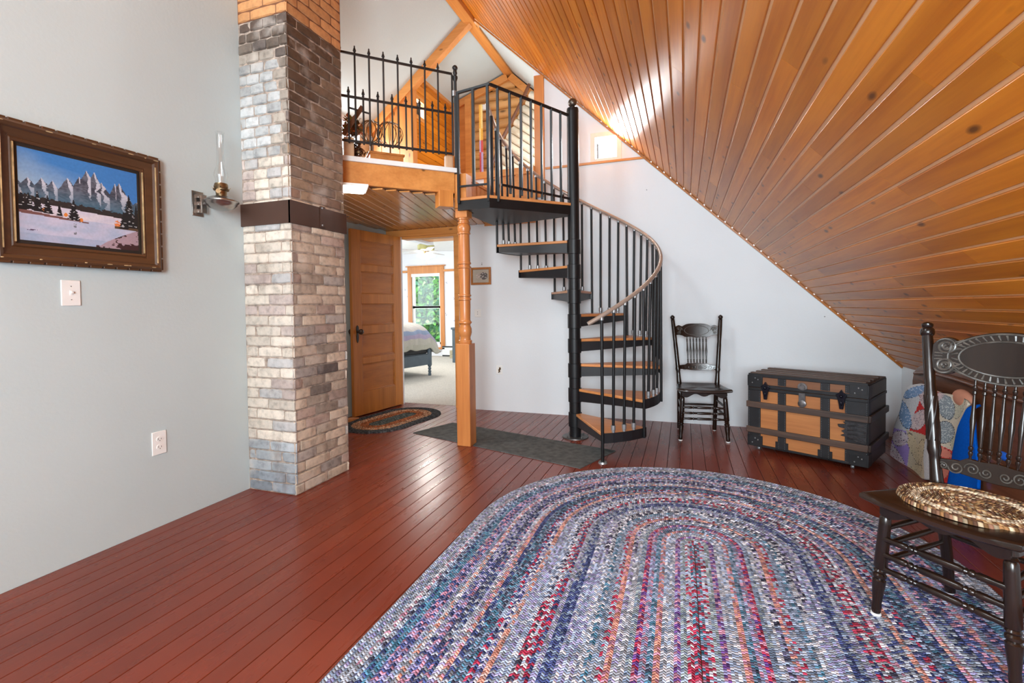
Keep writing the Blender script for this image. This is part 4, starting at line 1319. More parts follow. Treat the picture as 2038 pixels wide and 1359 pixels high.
def make_chair(label, loc, rz, big):
    t = thing('pressed_back_chair', label, 'chair', loc, rz)
    SZ = 0.42
    fl, bl_ = 0.168, 0.150
    fy, by = -0.185, 0.115
    # seat: x -w..w ; y front .. back
    sw, swb = (0.208, 0.182) if big else (0.205, 0.18)
    tw_ = .078 if big else .046
    g = G()
    top, bot = [], []
    out = []
    K = 10
    for i in range(K + 1):
        s = -1 + 2 * i / K
        out.append((s * sw, fy - 0.045 + 0.02 * (1 - s * s) * -1 + 0.012 * (abs(s) ** 6) * -1))
    out += [(sw * .98, -0.12), (sw * .91, -0.02), (swb, 0.09), (swb * .93, 0.148)]
    for i in range(5):
        s = 1 - 2 * (i + .5) / 5
        out.append((s * swb * .9, 0.16))
    out += [(-swb * .93, 0.148), (-swb, 0.09), (-sw * .91, -0.02), (-sw * .98, -0.12)]
    cen = V((0, 0.0))
    rings = []
    for f, z in ((0.0, SZ - .012), (.35, SZ - .010), (.7, SZ - .004), (.9, SZ), (.97, SZ + .0), (1.0, SZ - .006), (1.0, SZ - .018), (.97, SZ - .024)):
        if f == 0.0: rings.append([g.bm.verts.new((0, 0, z))]); continue
        rings.append([g.bm.verts.new((x * f, y * f, z + (0.010 * (abs(x) / sw) ** 4 * (1 if y < -.15 else 0)))) for x, y in out])
    n_ = len(out)
    for i in range(n_): g.face([rings[0][0], rings[1][i], rings[1][(i + 1) % n_]])
    for a in range(1, len(rings) - 1):
        for i in range(n_): g.face([rings[a][i], rings[a + 1][i], rings[a + 1][(i + 1) % n_], rings[a][(i + 1) % n_]])
    g.face(list(reversed(rings[-1])))
    g.build('seat', M['dwoodX'], t, local=True, smooth=50)
    # apron, scalloped
    g = G()
    pts = [(-fl, 0)] + [(lerp(-fl, fl, i / 24), -0.030 - 0.010 * math.sin(i / 24 * math.pi * 5) * (1 if big else 1.2) - .006 * math.cos(i / 24 * math.pi * 2)) for i in range(25)] + [(fl, 0)]
    g.prism(pts, lambda u, v, d: V((u, fy + d, SZ - .022 + v)), -.012, .006)
    for s in (-1, 1): g.box(s * fl * .96 - .008, s * fl * .96 + .008, fy, by, SZ - .06, SZ - .022)
    g.build('apron', M['dwood'], t, local=True)
    LEG = [(0, .013), (.02, .017), (.06, .018), (.10, .016), (.16, .019), (.26, .023), (.30, .0235), (.315, .017), (.33, .024), (.35, .024), (.365, .018), (.385, .023), (.40, .018), (.42, .024), (.60, .023), (.80, .021), (.86, .020), (.875, .016), (.89, .022), (.905, .016), (.92, .022), (1, .021)]
    LEG = [(a, b * .84) for a, b in LEG]
    for s in (-1, 1):
        g = G(); g.lathe((s * (fl + .012), fy - .008, 0.007), (s * (fl - .01), fy + .012, SZ - .02), LEG, 18)
        lg = g.build('front_leg', M['dwood'], t, local=True)
        g = G(); g.lathe((s * (fl + .012), fy - .008, 0), (s * (fl + .012), fy - .008, .009), [(0, .014), (.3, .016), (1, .015)], 14); g.build('leg_glide', M['foot'], lg, local=True)
        # rear leg and back post in one curved piece
        g = G()
        pth = [(bl_ - .004, by + .075, 0.007), (bl_ - .002, by + .055, .15), (bl_ + .0, by + .018, .34), (bl_ + .004, by + .0, .42), (bl_ + tw_ * .22, by + .010, .52), (bl_ + tw_ * .42, by + .025, .64), (bl_ + tw_ * .7, by + .050, .80), (bl_ + tw_, by + .080, .96)]
        fine = []
        for i in range(len(pth) - 1):
            for k in range(6):
                fine.append(tuple(lerp(pth[i][q], pth[i + 1][q], k / 6) for q in range(3)))
        fine.append(pth[-1])
        def rad(z):
            if z < .36: return .0165 + .003 * (z / .36)
            if z < .50: return .021 - .004 * abs(z - .42) / .08
            if abs(z - .545) < .012 or abs(z - .76) < .012: return .0215
            if z < .545: return .017
            if z < .76: return .0195 if big else .018
            return .016 + .002 * math.sin((z - .76) * 14)
        g.tube([(s * p[0], p[1], p[2]) for p in fine], [rad(p[2]) for p in fine], 14)
        if big:   # rope twist section
            for h in range(7):
                tw = []
                for k in range(13):
                    z = .575 + (.735 - .575) * k / 12
                    u_ = (z - .42) / .54
                    x = lerp(bl_ + tw_ * .22, bl_ + tw_ * .7, (z - .52) / .28); y = lerp(by + .010, by + .050, (z - .52) / .28)
                    a = 2 * math.pi * h / 7 + k * .16
                    tw.append((s * x + .0185 * math.cos(a), y + .0185 * math.sin(a), z))
                g.tube(tw, .0038, 6)
        tx, ty = s * (bl_ + tw_), by + .080
        g.lathe((tx, ty, .955), (tx + s * .004, ty + .008, 1.008), [(0, .017), (.12, .014), (.2, .019), (.32, .014), (.5, .019), (.66, .020), (.8, .016), (.93, .008), (1, .001)] if not big else [(0, .017), (.1, .021), (.25, .0225), (.5, .021), (.62, .015), (.7, .018), (.85, .018), (.95, .012), (1, .004)], 14)
        pg = g.build('back_post', M['dwood'], t, local=True)
        g = G(); g.lathe((s * (bl_ - .004), by + .075, 0), (s * (bl_ - .004), by + .075, .009), [(0, .012), (1, .014)], 12); g.build('leg_glide', M['foot'], pg, local=True)
    for z in (.18, .225, .27) if not big else (.17, .22, .275):
        g = G(); turned(g, (-fl, fy - .002 + (.27 - z) * -.02, z), (fl, fy - .002 + (.27 - z) * -.02, z), .0095 if not big else .0105); g.build('front_stretcher', M['dwood'], t, local=True)
    for s in (-1, 1):
        for z in ((.20, .27) if not big else (.19, .245, .30)):
            g = G(); g.lathe((s * (fl + .004), fy, z), (s * bl_, by + .04, z + .01), [(0, .007), (.2, .009), (.5, .011), (.8, .009), (1, .007)], 10); g.build('side_stretcher', M['dwood'], t, local=True)
    g = G(); g.lathe((-bl_, by + .042, .23), (bl_, by + .042, .23), [(0, .007), (.5, .011), (1, .007)], 10); g.build('rear_stretcher', M['dwood'], t, local=True)
    # back: leaning plane
    def bk(u, z, d):     # u across, z height, d forward of the plane (towards the sitter)
        y = by + .010 + (z - .52) * .158
        curve = 0.028 * (1 - (u / .20) ** 2)
        return V((u, y + curve - d, z))
    # lower splat
    zc, hh = (.495, .036) if big else (.555, .034)
    g = G()
    def slab(outline_top, outline_bot, xs, th):
        F = [[g.bm.verts.new(bk(x, z, th)) for x, z in zip(xs, outline_top)], [g.bm.verts.new(bk(x, z, th)) for x, z in zip(xs, outline_bot)]]
        Bk = [[g.bm.verts.new(bk(x, z, -th * .4)) for x, z in zip(xs, outline_top)], [g.bm.verts.new(bk(x, z, -th * .4)) for x, z in zip(xs, outline_bot)]]
        for i in range(len(xs) - 1):
            g.face([F[0][i], F[0][i + 1], F[1][i + 1], F[1][i]]); g.face([Bk[0][i], Bk[0][i + 1], Bk[1][i + 1], Bk[1][i]])
            g.face([F[0][i], F[0][i + 1], Bk[0][i + 1], Bk[0][i]]); g.face([F[1][i], F[1][i + 1], Bk[1][i + 1], Bk[1][i]])
    sh_ = bl_ + tw_ * .22
    xs = [-sh_ + 2 * sh_ * i / 40 for i in range(41)]
    tp = [zc + hh * (.55 + .45 * (1 if abs(x) < .10 else 0) * min(1, (.10 - abs(x)) / .02) + .06 * math.cos(x * 60)) for x in xs]
    bt = [zc - hh * (.62 + .2 * math.cos(x * 19)) for x in xs]
    slab(tp, bt, xs, .011)
    g.build('lower_splat', M['dwood'], t, local=True, bevel=.002)
    def spiral(g, u0, z0, r0, turns, sgn, sg2=1, th=.013, rt=.0028, a0=0.0):
        pts = []
        for k in range(int(22 * turns)):
            a = a0 + k / 22 * 2 * math.pi
            r = r0 * (1 - k / (22 * turns) * .85)
            pts.append(bk(u0 + sgn * r * math.cos(a), z0 + sg2 * r * math.sin(a), th))
        g.tube(pts, rt, 6)
    g = G()
    for s in (-1, 1):
        for k, (du, dz, r) in enumerate(((.025, 0, .017), (.062, .003, .021), (.105, -.002, .022), (.14, -.004, .013))):
            spiral(g, s * du, zc + dz, r, 1.6, s, 1 if k % 2 else -1, .0125, .0024 if big else .002)
    g.build('splat_carving', M['worn'] if big else M['dwood'], t, local=True)
    # crest
    g = G()
    W2 = .200 if big else .182
    kx = W2 / .186
    xs = [-W2 + 2 * W2 * i / 60 for i in range(61)]
    tp, bt = [], []
    for x in xs:
        a = abs(x) / kx
        if big:
            oval = .885 + .092 * math.sqrt(max(0, 1 - (a / .150) ** 2)); ovb = .885 - .088 * math.sqrt(max(0, 1 - (a / .150) ** 2))
            lobe_t = .885 + .068 * math.sqrt(max(0, 1 - ((a - .150) / .046) ** 2)) if a > .104 else 0
            lobe_b = .885 - .068 * math.sqrt(max(0, 1 - ((a - .150) / .046) ** 2)) if a > .104 else 2
            tp.append(max(oval, lobe_t, .895)); bt.append(min(ovb, lobe_b, .875))
        else:
            c = .870
            k = max(0, 1 - (a / .12) ** 4)
            tp.append(c + .036 + .026 * k + .012 * math.exp(-((a - .15) / .02) ** 2))
            bt.append(c - .040 - .018 * k - .004 * math.cos(a * 60))
    slab(tp, bt, xs, .012)
    g.build('crest_panel', M['dwood'], t, local=True, bevel=.002)
    g = G()
    if big:
        for (ra, rb, rt) in ((.118, .060, .0032), (.146, .086, .0035)):
            g.tube([bk(kx * ra * math.cos(2 * math.pi * k / 64), .885 + rb * math.sin(2 * math.pi * k / 64), .0125) for k in range(64)], rt, 8, closed=True)
        for k in range(44):
            a = 2 * math.pi * k / 44
            if abs(math.cos(a)) > .93: continue
            g.tube([bk(kx * .122 * math.cos(a), .885 + .064 * math.sin(a), .013), bk(kx * .141 * math.cos(a + .03), .885 + .081 * math.sin(a + .03), .013)], [.0022, .0038], 6)
        for s in (-1, 1):
            for q in (-1, 1):
                spiral(g, s * .152 * kx, .885 + q * .034, .030, 2.2, s, q, .014, .0036, a0=.5)
                spiral(g, s * .152 * kx, .885 + q * .034, .021, 1.2, s, -q, .015, .0025, a0=2)
                for k in range(4):
                    g.tube([bk(s * kx * (.120 - .004 * k), .885 + q * (.012 + .016 * k), .013), bk(s * kx * (.136 + .004 * k), .885 + q * (.006 + .012 * k), .0135)], [.0035, .002], 6)
            for k in range(3): g.tube([bk(s * kx * .18, .872 + k * .012, .013), bk(s * kx * .16, .874 + k * .01, .0135)], .002, 6)
    else:
        g.tube([bk(.10 * math.cos(2 * math.pi * k / 48), .872 + .042 * math.sin(2 * math.pi * k / 48), .0115) for k in range(48)], .0022, 6, closed=True)
        for s in (-1, 1):
            spiral(g, s * .145, .888, .018, 1.8, s, 1, .013, .0026); spiral(g, s * .145, .855, .016, 1.8, s, -1, .013, .0026)
            for k in range(4): g.tube([bk(s * (.11 + .008 * k), .87 + .03 * math.sin(k), .012), bk(s * (.13 + .008 * k), .872 + .03 * math.cos(k * 2), .013)], .0024, 6)
    g.build('crest_carving', M['worn'], t, local=True)
    nsp = 7
    span = .079 if big else .080
    for k in range(nsp):
        u = -span + 2 * span * k / (nsp - 1)
        za, zb = (.522, .812) if big else (.58, .822)
        g = G(); g.lathe(bk(u * .93, za, .003), bk(u, zb, .003), [(q, w_ * (.0068 if big else .0062)) for q, w_ in SPIN], 10); g.build('spindle', M['dwood'], t, local=True)
    return t

make_chair('dark turned wooden chair with plain oval crest against the white back wall', (0.125, 4.322, 0), R(7), False)
ch1 = make_chair('large dark carved wooden chair in the right foreground holding a braided pad', (0.890, 1.977, 0.0135), R(-47.4), True)

# braided pad on the near chair
def padc(i, t, p):
    if i in (8, 9): c = [(.60, .45, .30), (.50, .38, .26), (.66, .52, .38)]
    else: c = [(.17, .08, .04), (.34, .21, .10), (.10, .05, .03)] if i % 2 else [(.45, .34, .22), (.16, .08, .05), (.24, .12, .05)]
    return [V(q) for q in c]
g = G()
braided(g, (-.02, 0), (.02, 0), 0.1703, 0.0131, 0, .011, padc, step=.01, bump=.5)
pad = g.build('braided_chair_pad', M['braid_s'], local=True, smooth=60)
tag(pad, 'oval brown and cream braided pad lying on the seat of the near carved chair', 'chair pad')
pad.location = (0.873, 1.960, 0.4345); pad.rotation_euler = (0, 0, R(-47.4))

# ================================================================== steamer trunk
fl_, fr_ = onz(1490, 884, .035), onz(1727, 931, .035)
tx = (fr_ - fl_); TW = tx.length; tx.normalize()
tyaw = math.atan2(tx.y, tx.x)
TD, TH = .50, .575
tk = thing('steamer_trunk', 'old orange wooden steamer trunk with black metal bands standing on casters by the wall', 'trunk', (fl_.x, fl_.y, 0), tyaw)
def tb(nm, mat, boxes, parent=None, bevel=.003):
    g = G()
    for b in boxes: g.box(*b)
    return g.build(nm, mat, parent or tk, local=True, bevel=bevel)
twood = wood('trunk_orange_wood', (.50, .20, .065), (.34, .12, .04), 'X', rough=.4, knots=.3, tint=.1)
tmetal = plain('trunk_black_tin', (.010, .010, .012), .5, metal=.0, var=.45, vs=14, bump=.15)
tslat = wood('trunk_worn_slat', (.12, .07, .05), (.035, .024, .02), 'X', rough=.45, knots=.2)
tdark = plain('trunk_side_brown', (.026, .014, .010), .45, var=.4, vs=9)
LIDZ = .475
g = G(); g.box(.004, TW - .004, .004, TD - .004, .035, LIDZ, 0); g.box(TW - .006, TW, .0, TD, .035, LIDZ, 1); g.box(0, .006, 0, TD, .035, LIDZ, 1)
g.build('trunk_body', [twood, tdark], tk, local=True)
g = G(); g.box(.002, TW - .002, .002, TD - .002, LIDZ + .003, TH - .012, 0); g.box(TW - .004, TW + .002, .0, TD, LIDZ + .003, TH - .012, 1)
lid = g.build('trunk_lid', [wood('trunk_lid_wood', (.26, .11, .05), (.17, .07, .035), 'X', rough=.4, knots=.2), tdark], tk, local=True)
tb('lid_top', tdark, [(0, TW, 0, TD, TH - .012, TH - .002)], lid)
for y in (.0, .10, .20, .33):
    g = G(); g.box(.01, TW - .01, y + .002, y + .045, TH - .003, TH + .012); g.build('lid_slat', tslat, lid, local=True, bevel=.004)
bands = ((0, .085), (.205, .258), (.475, .53), (TW - .125, TW))
def nails(g, x0, x1, z0, z1, y):
    z = z0
    while z < z1:
        for x in (x0, x1): g.sphere((x, y, z), .0022, n=6, mi=1)
        z += .012
for i, (a, b) in enumerate(bands):
    g = G()
    g.box(a, b, -.003, .004, .037, LIDZ - .004); g.box(a, b, -.003, .004, LIDZ + .03, TH - .012)
    if i in (0, 3):
        xx = -.003 if i == 0 else TW - .003
        g.box(xx, xx + .006, -.003, .06, .037, TH - .012)
    if i in (1, 2): g.box(a - .015, b + .015, -.004, .004, .037, .095)
    nails(g, a + .006, b - .006, .05, LIDZ - .01, -.003); nails(g, a + .006, b - .006, LIDZ + .035, TH - .02, -.003)
    g.build('metal_band', [tmetal, M['silver']], tk, local=True)
tb('lid_rim', tmetal, [(0, TW, -.006, .004, LIDZ - .022, LIDZ - .0)])
tb('lid_rim', tmetal, [(0, TW + .006, -.008, .004, LIDZ + .002, LIDZ + .026)], lid)
tb('side_rim', tmetal, [(TW - .004, TW + .006, 0, TD, LIDZ - .02, LIDZ + .0)])
tb('top_edge_strip', tmetal, [(0, TW, -.006, .012, TH - .02, TH + .004)], lid)
tb('bottom_edge_strip', tmetal, [(0, TW, -.004, .006, .033, .05)])
for z in (.135, .325):
    g = G(); g.box(-.012, TW + .004, -.016, 0, z, z + .045); g.build('front_slat', tslat, tk, local=True, bevel=.004)
    g = G(); g.box(TW, TW + .018, -.004, TD + .006, z - .0, z + .045); g.build('side_slat', tdark, tk, local=True, bevel=.004)
for (a, z) in ((0, .035), (0, TH - .09), (TW - .1, .035), (TW - .1, TH - .09)):
    g = G(); g.box(a, a + .1, -.007, .004, z, z + .08)
    xx = a - .006 if a == 0 else a + .094
    g.box(xx, xx + .012, -.007, .08, z, z + .08)
    for q in ((.03, .025), (.07, .05), (.05, .06)): g.sphere((a + q[0], -.008, z + q[1]), .0055, n=8, mi=1)
    g.build('corner_plate', [tmetal, M['silver']], tk, local=True, bevel=.003)
for x in (.125, .60):
    g = G()
    g.prism([(0, .055), (.012, .035), (.032, .02), (.022, -.005), (.014, -.045), (.010, -.075), (-.010, -.075), (-.014, -.045), (-.022, -.005), (-.032, .02), (-.012, .035)], lambda u, v, d: V((x + u, d, LIDZ - .005 + v)), -.022, -.004)
    g.sphere((x, -.022, LIDZ + .005), .012, n=10); g.sphere((x, -.022, LIDZ - .04), .009, sz=2.0, n=10)
    g.build('latch', plain('latch_black', (.012, .012, .02), .2, metal=.5), tk, local=True, bevel=.002)
g = G()
g.lathe((.365, -.003, LIDZ + .038), (.365, -.012, LIDZ + .038), [(0, .030), (.5, .03), (.6, .018), (1, .016)], 22)
g.box(.345, .385, -.014, -.004, LIDZ - .075, LIDZ - .005); g.lathe((.365, -.004, LIDZ - .078), (.365, -.016, LIDZ - .078), [(0, .026), (.8, .026), (1, .022)], 20)
g.build('lock', plain('lock_grey', (.16, .15, .15), .35, metal=.6, var=.4, vs=40), tk, local=True)
g = G()
ol_ = [(TW - .005, .185), (TW - .005, .315), (TW - .10, .318), (TW - .135, .312), (TW - .12, .30), (TW - .165, .292), (TW - .16, .275), (TW - .12, .268), (TW - .145, .25), (TW - .125, .236), (TW - .15, .22), (TW - .10, .212), (TW - .06, .19)]
g.prism(ol_, lambda u, v, d: V((u, d, v)), -.011, -.003)
for k in range(4): g.tube([(TW - .11, -.011, .205 + .028 * k), (TW - .06, -.016, .215 + .028 * k), (TW - .01, -.011, .20 + .03 * k)], .004, 6)
g.build('torn_leather_strap', plain('cracked_leather', (.022, .02, .022), .45, var=.5, vs=40, bump=.5), tk, local=True, bevel=.004)
for (x, y) in ((.06, .04), (TW - .09, .04), (.06, TD - .05), (TW - .09, TD - .05)):
    g = G(); g.lathe((x - .009, y, .014), (x + .009, y, .014), [(0, .012), (.2, .014), (.8, .014), (1, .012)], 12); g.box(x - .014, x + .014, y - .014, y + .014, .026, .036); g.tube([(x, y, .012), (x, y, .034)], .006, 8)
    g.build('caster', M['silver'], tk, local=True)

# ================================================================== bench with quilts at right
bx = 1.47
bn_ = thing('wooden_bench', 'dark brown wooden bench back with rounded end against the low right wall', 'bench', (bx, 3.2, 0))
g = G()
ol = [(4.02, 0.02), (4.02, .56), (4.0, .62), (3.95, .66), (3.88, .685), (3.7, .70), (3.4, .70), (2.3, .70), (2.3, .02)]
g.prism(ol, lambda u, v, d: V((d, u, v)), bx, bx + .035)
g.build('back_panel', M['bedwood'], bn_, bevel=.006)
g = G()
pts = [(bx - .008, 3.95, .62), (bx - .012, 3.72, .655), (bx - .014, 3.4, .655), (bx - .016, 3.17, .648), (bx - .016, 2.9, .64), (bx - .016, 2.35, .64)]
g.tube(pts, .013, 10)
g.build('arm_moulding', M['bedwood'], bn_)
g = G(); g.box(bx - .06, bx, 2.3, 3.62, .02, .30); g.box(bx - .055, bx - .0, 2.3, 3.64, .30, .325); g.build('front_panel', M['bedwood'], bn_, bevel=.004)

# quilt draped over the bench
def cloth(name, corners, cols, x, label, cat, nu=70, nv=80, folds=0.012, seedp=0.0, thick=.008):
    """corners: image-measured outline top-left, top-right, bottom-right, bottom-left on plane x"""
    g = G()
    tl, tr_, br, bl2 = corners
    rows = []
    for j in range(nv + 1):
        v = j / nv
        row = []
        for i in range(nu + 1):
            u = i / nu
            l = tl(v) if callable(tl) else None
            row.append(l)
        rows.append(row)
    return g
def pip(px, py, poly_):
    c = False
    n_ = len(poly_)
    for i in range(n_):
        x1, y1_ = poly_[i]; x2, y2 = poly_[(i + 1) % n_]
        if (y1_ > py) != (y2 > py) and px < (x2 - x1) * (py - y1_) / (y2 - y1_) + x1: c = not c
    return c
def q2(zx, zy):   # zoomed-crop measure -> photo pixel
    return 1780 + zx / 3.996, 660 + zy / 3.997
def span_at(poly_, y):
    xs_ = []
    n_ = len(poly_)
    for i in range(n_):
        x1, y1_ = poly_[i]; x2, y2 = poly_[(i + 1) % n_]
        if (y1_ > y) != (y2 > y): xs_.append((x2 - x1) * (y - y1_) / (y2 - y1_) + x1)
    return (min(xs_), max(xs_)) if len(xs_) > 1 else None
def drape(name, outline, colf, X, label, cat, nv=110, nu=90, fold=.01, ph=0.0):
    g = G()
    ys = [p[1] for p in outline]
    ya, yb = min(ys) + .5, max(ys) - .5
    rows = []
    for j in range(nv + 1):
        zy = lerp(ya, yb, j / nv)
        sp_ = span_at(outline, zy)
        row = []
        for i in range(nu + 1):
            zx = lerp(sp_[0], sp_[1], i / nu)
            px, py = q2(zx, zy)
            d = fold * (math.sin(zx * .022 + zy * .004 + ph) + .6 * math.sin(zx * .009 - zy * .011 + ph)) - .02 * (1 - math.cos(min(1, (j / nv) * 3) * math.pi / 2))*0
            P = onx(px, py, X)
            topk = max(0, 1 - j / nv * 14)
            P = V((P.x + d - .0 + topk ** 2 * .03, P.y, P.z - topk ** 2 * .004))
            row.append((g.bm.verts.new(P), zx, zy))
        rows.append(row)
    for j in range(nv):
        for i in range(nu):
            a, b, c, d = rows[j][i], rows[j][i + 1], rows[j + 1][i + 1], rows[j + 1][i]
            zx = (a[1] + c[1]) / 2; zy = (a[2] + c[2]) / 2
            g.face([a[0], b[0], c[0], d[0]], 0, 0, colf(zx, zy))
    o = g.build(name, M['quilt'], smooth=80)
    s_ = o.modifiers.new('thick', 'SOLIDIFY'); s_.thickness = .012; s_.offset = 0
    tag(o, label, cat)
    return o
cream, red_, pur, whi, blu = (.62, .52, .38), (.62, .045, .045), (.38, .26, .62), (.62, .62, .64), (.0, .085, .46)
pet = [ # cx, cy, rx, ry, angle, kind
    (165, 480, 90, 36, -28, 'bs'), (95, 660, 38, 120, -14, 'bs'), (65, 850, 60, 62, 25, 'wd'), (25, 1000, 40, 140, -22, 'wd'),
    (190, 700, 52, 88, 24, 'wr'), (235, 540, 40, 78, -8, 'wr'), (340, 540, 95, 36, -28, 'wr'), (160, 930, 34, 130, -16, 'cd'), (220, 960, 40, 110, 10, 'cd'), (160, 1110, 90, 52, -30, 'cd'),
    (430, 600, 56, 100, -6, 'gs'), (520, 610, 45, 90, 28, 'gc'), (400, 800, 62, 92, 12, 'gs'), (450, 850, 24, 110, -6, 'gc'), (390, 960, 70, 34, 34, 'pk'), (400, 1110, 40, 60, 20, 'pk')]
def fabric(kind, x, y):
    h = mnoise.noise(V((x * .06, y * .06, 3)))
    d = mnoise.noise(V((x * .16, y * .16, 9)))
    if kind == 'bs': return (.62, .68, .78) if d > .32 else (.20, .32, .52)
    if kind == 'wd': return (.10, .08, .12) if d > .42 else ((.60, .46, .52) if h > 0 else (.68, .60, .64))
    if kind == 'wr': return (.32, .22, .24) if d > .36 else ((.70, .56, .56) if h > 0 else (.58, .48, .50))
    if kind == 'cd': return (.36, .27, .18) if d > .4 else (.66, .54, .36)
    if kind == 'gs': return (.55, .60, .60) if d > .2 else (.26, .31, .34)
    if kind == 'gc': return (.42, .43, .34) if d > .1 else (.56, .54, .42)
    return (.66, .24, .18)
def quiltcol(x, y):
    for (cx_, cy_, rx, ry, an, kd) in pet:
        a = R(an); dx, dy = x - cx_, y - cy_
        u, v = (dx * math.cos(a) + dy * math.sin(a)) / rx, (-dx * math.sin(a) + dy * math.cos(a)) / ry
        r2 = u * u + v * v
        if r2 < 1:
            if r2 > .86 and int((math.atan2(v, u) + 4) * 9) % 2 == 0: return (.05, .045, .05)
            return fabric(kd, x, y)
    if pip(x, y, [(0, 760), (110, 790), (130, 900), (75, 1170), (0, 1140), (-20, 1000)]): return pur
    if pip(x, y, [(110, 780), (265, 830), (260, 1180), (75, 1180), (130, 900)]): return cream
    if pip(x, y, [(300, 455), (420, 490), (380, 560), (330, 850), (130, 790), (160, 640), (210, 500)]): return red_
    if pip(x, y, [(330, 880), (470, 960), (440, 1210), (340, 1190)]): return red_
    if x > 330: return (.66, .60, .48)
    return whi
qo = [(130, 425), (180, 411), (235, 415), (300, 452), (420, 490), (545, 522), (610, 575), (600, 600), (540, 720), (480, 900), (440, 1210), (345, 1185), (230, 1172), (110, 1172), (55, 1130), (-18, 1040), (-25, 960), (5, 850), (30, 740), (60, 640), (75, 540)]
drape('patchwork_quilt', qo, quiltcol, 1.40, 'patchwork quilt with petal shapes in red, cream, purple and blue hanging beside the trunk', 'quilt', ph=.5)
bo = [(600, 590), (628, 575), (640, 700), (650, 950), (664, 1250), (440, 1245), (470, 960), (530, 760)]
drape('blue_cloth', bo, lambda x, y: blu, 1.385, 'plain bright blue cloth hanging behind the near chair spindles', 'cloth', nv=40, nu=24, fold=.006, ph=2.)
g = G()
q = onx(*q2(545, 535), 1.42)
g.sphere(q, .06, sx=.5, sy=1.5, sz=.85, n=24)
tag(g.build('pink_cushion', plain('salmon_cloth', (.55, .24, .15), .85, bump=.3)), 'small salmon cushion tucked behind the patchwork quilt on the bench', 'cushion')
g = G()
q = onx(*q2(870, 990), 1.40); g.sphere(q, .026, sx=.5, sy=1.6, sz=.8, n=14)
tag(g.build('blue_bundle', plain('deep_blue_cloth', blu, .85)), 'small deep blue cloth bundle seen between the near chair spindles', 'cloth')
g = G()
q = onx(*q2(320, 190), 1.49)
for k in range(3): g.box(1.472, 1.503, q.y - .13, q.y + .045 - .004 * k, .7005 + .03 * k * .33, .7005 + .03 * (k + 1) * .33, 0, 0, (.36, .46, .62) if k % 2 else (.46, .54, .68))
for v_ in g.bm.faces: pass
o = g.build('folded_blue_quilt', M['quilt'], bevel=.01); tag(o, 'speckled pale blue folded quilt standing on top of the bench back', 'quilt')

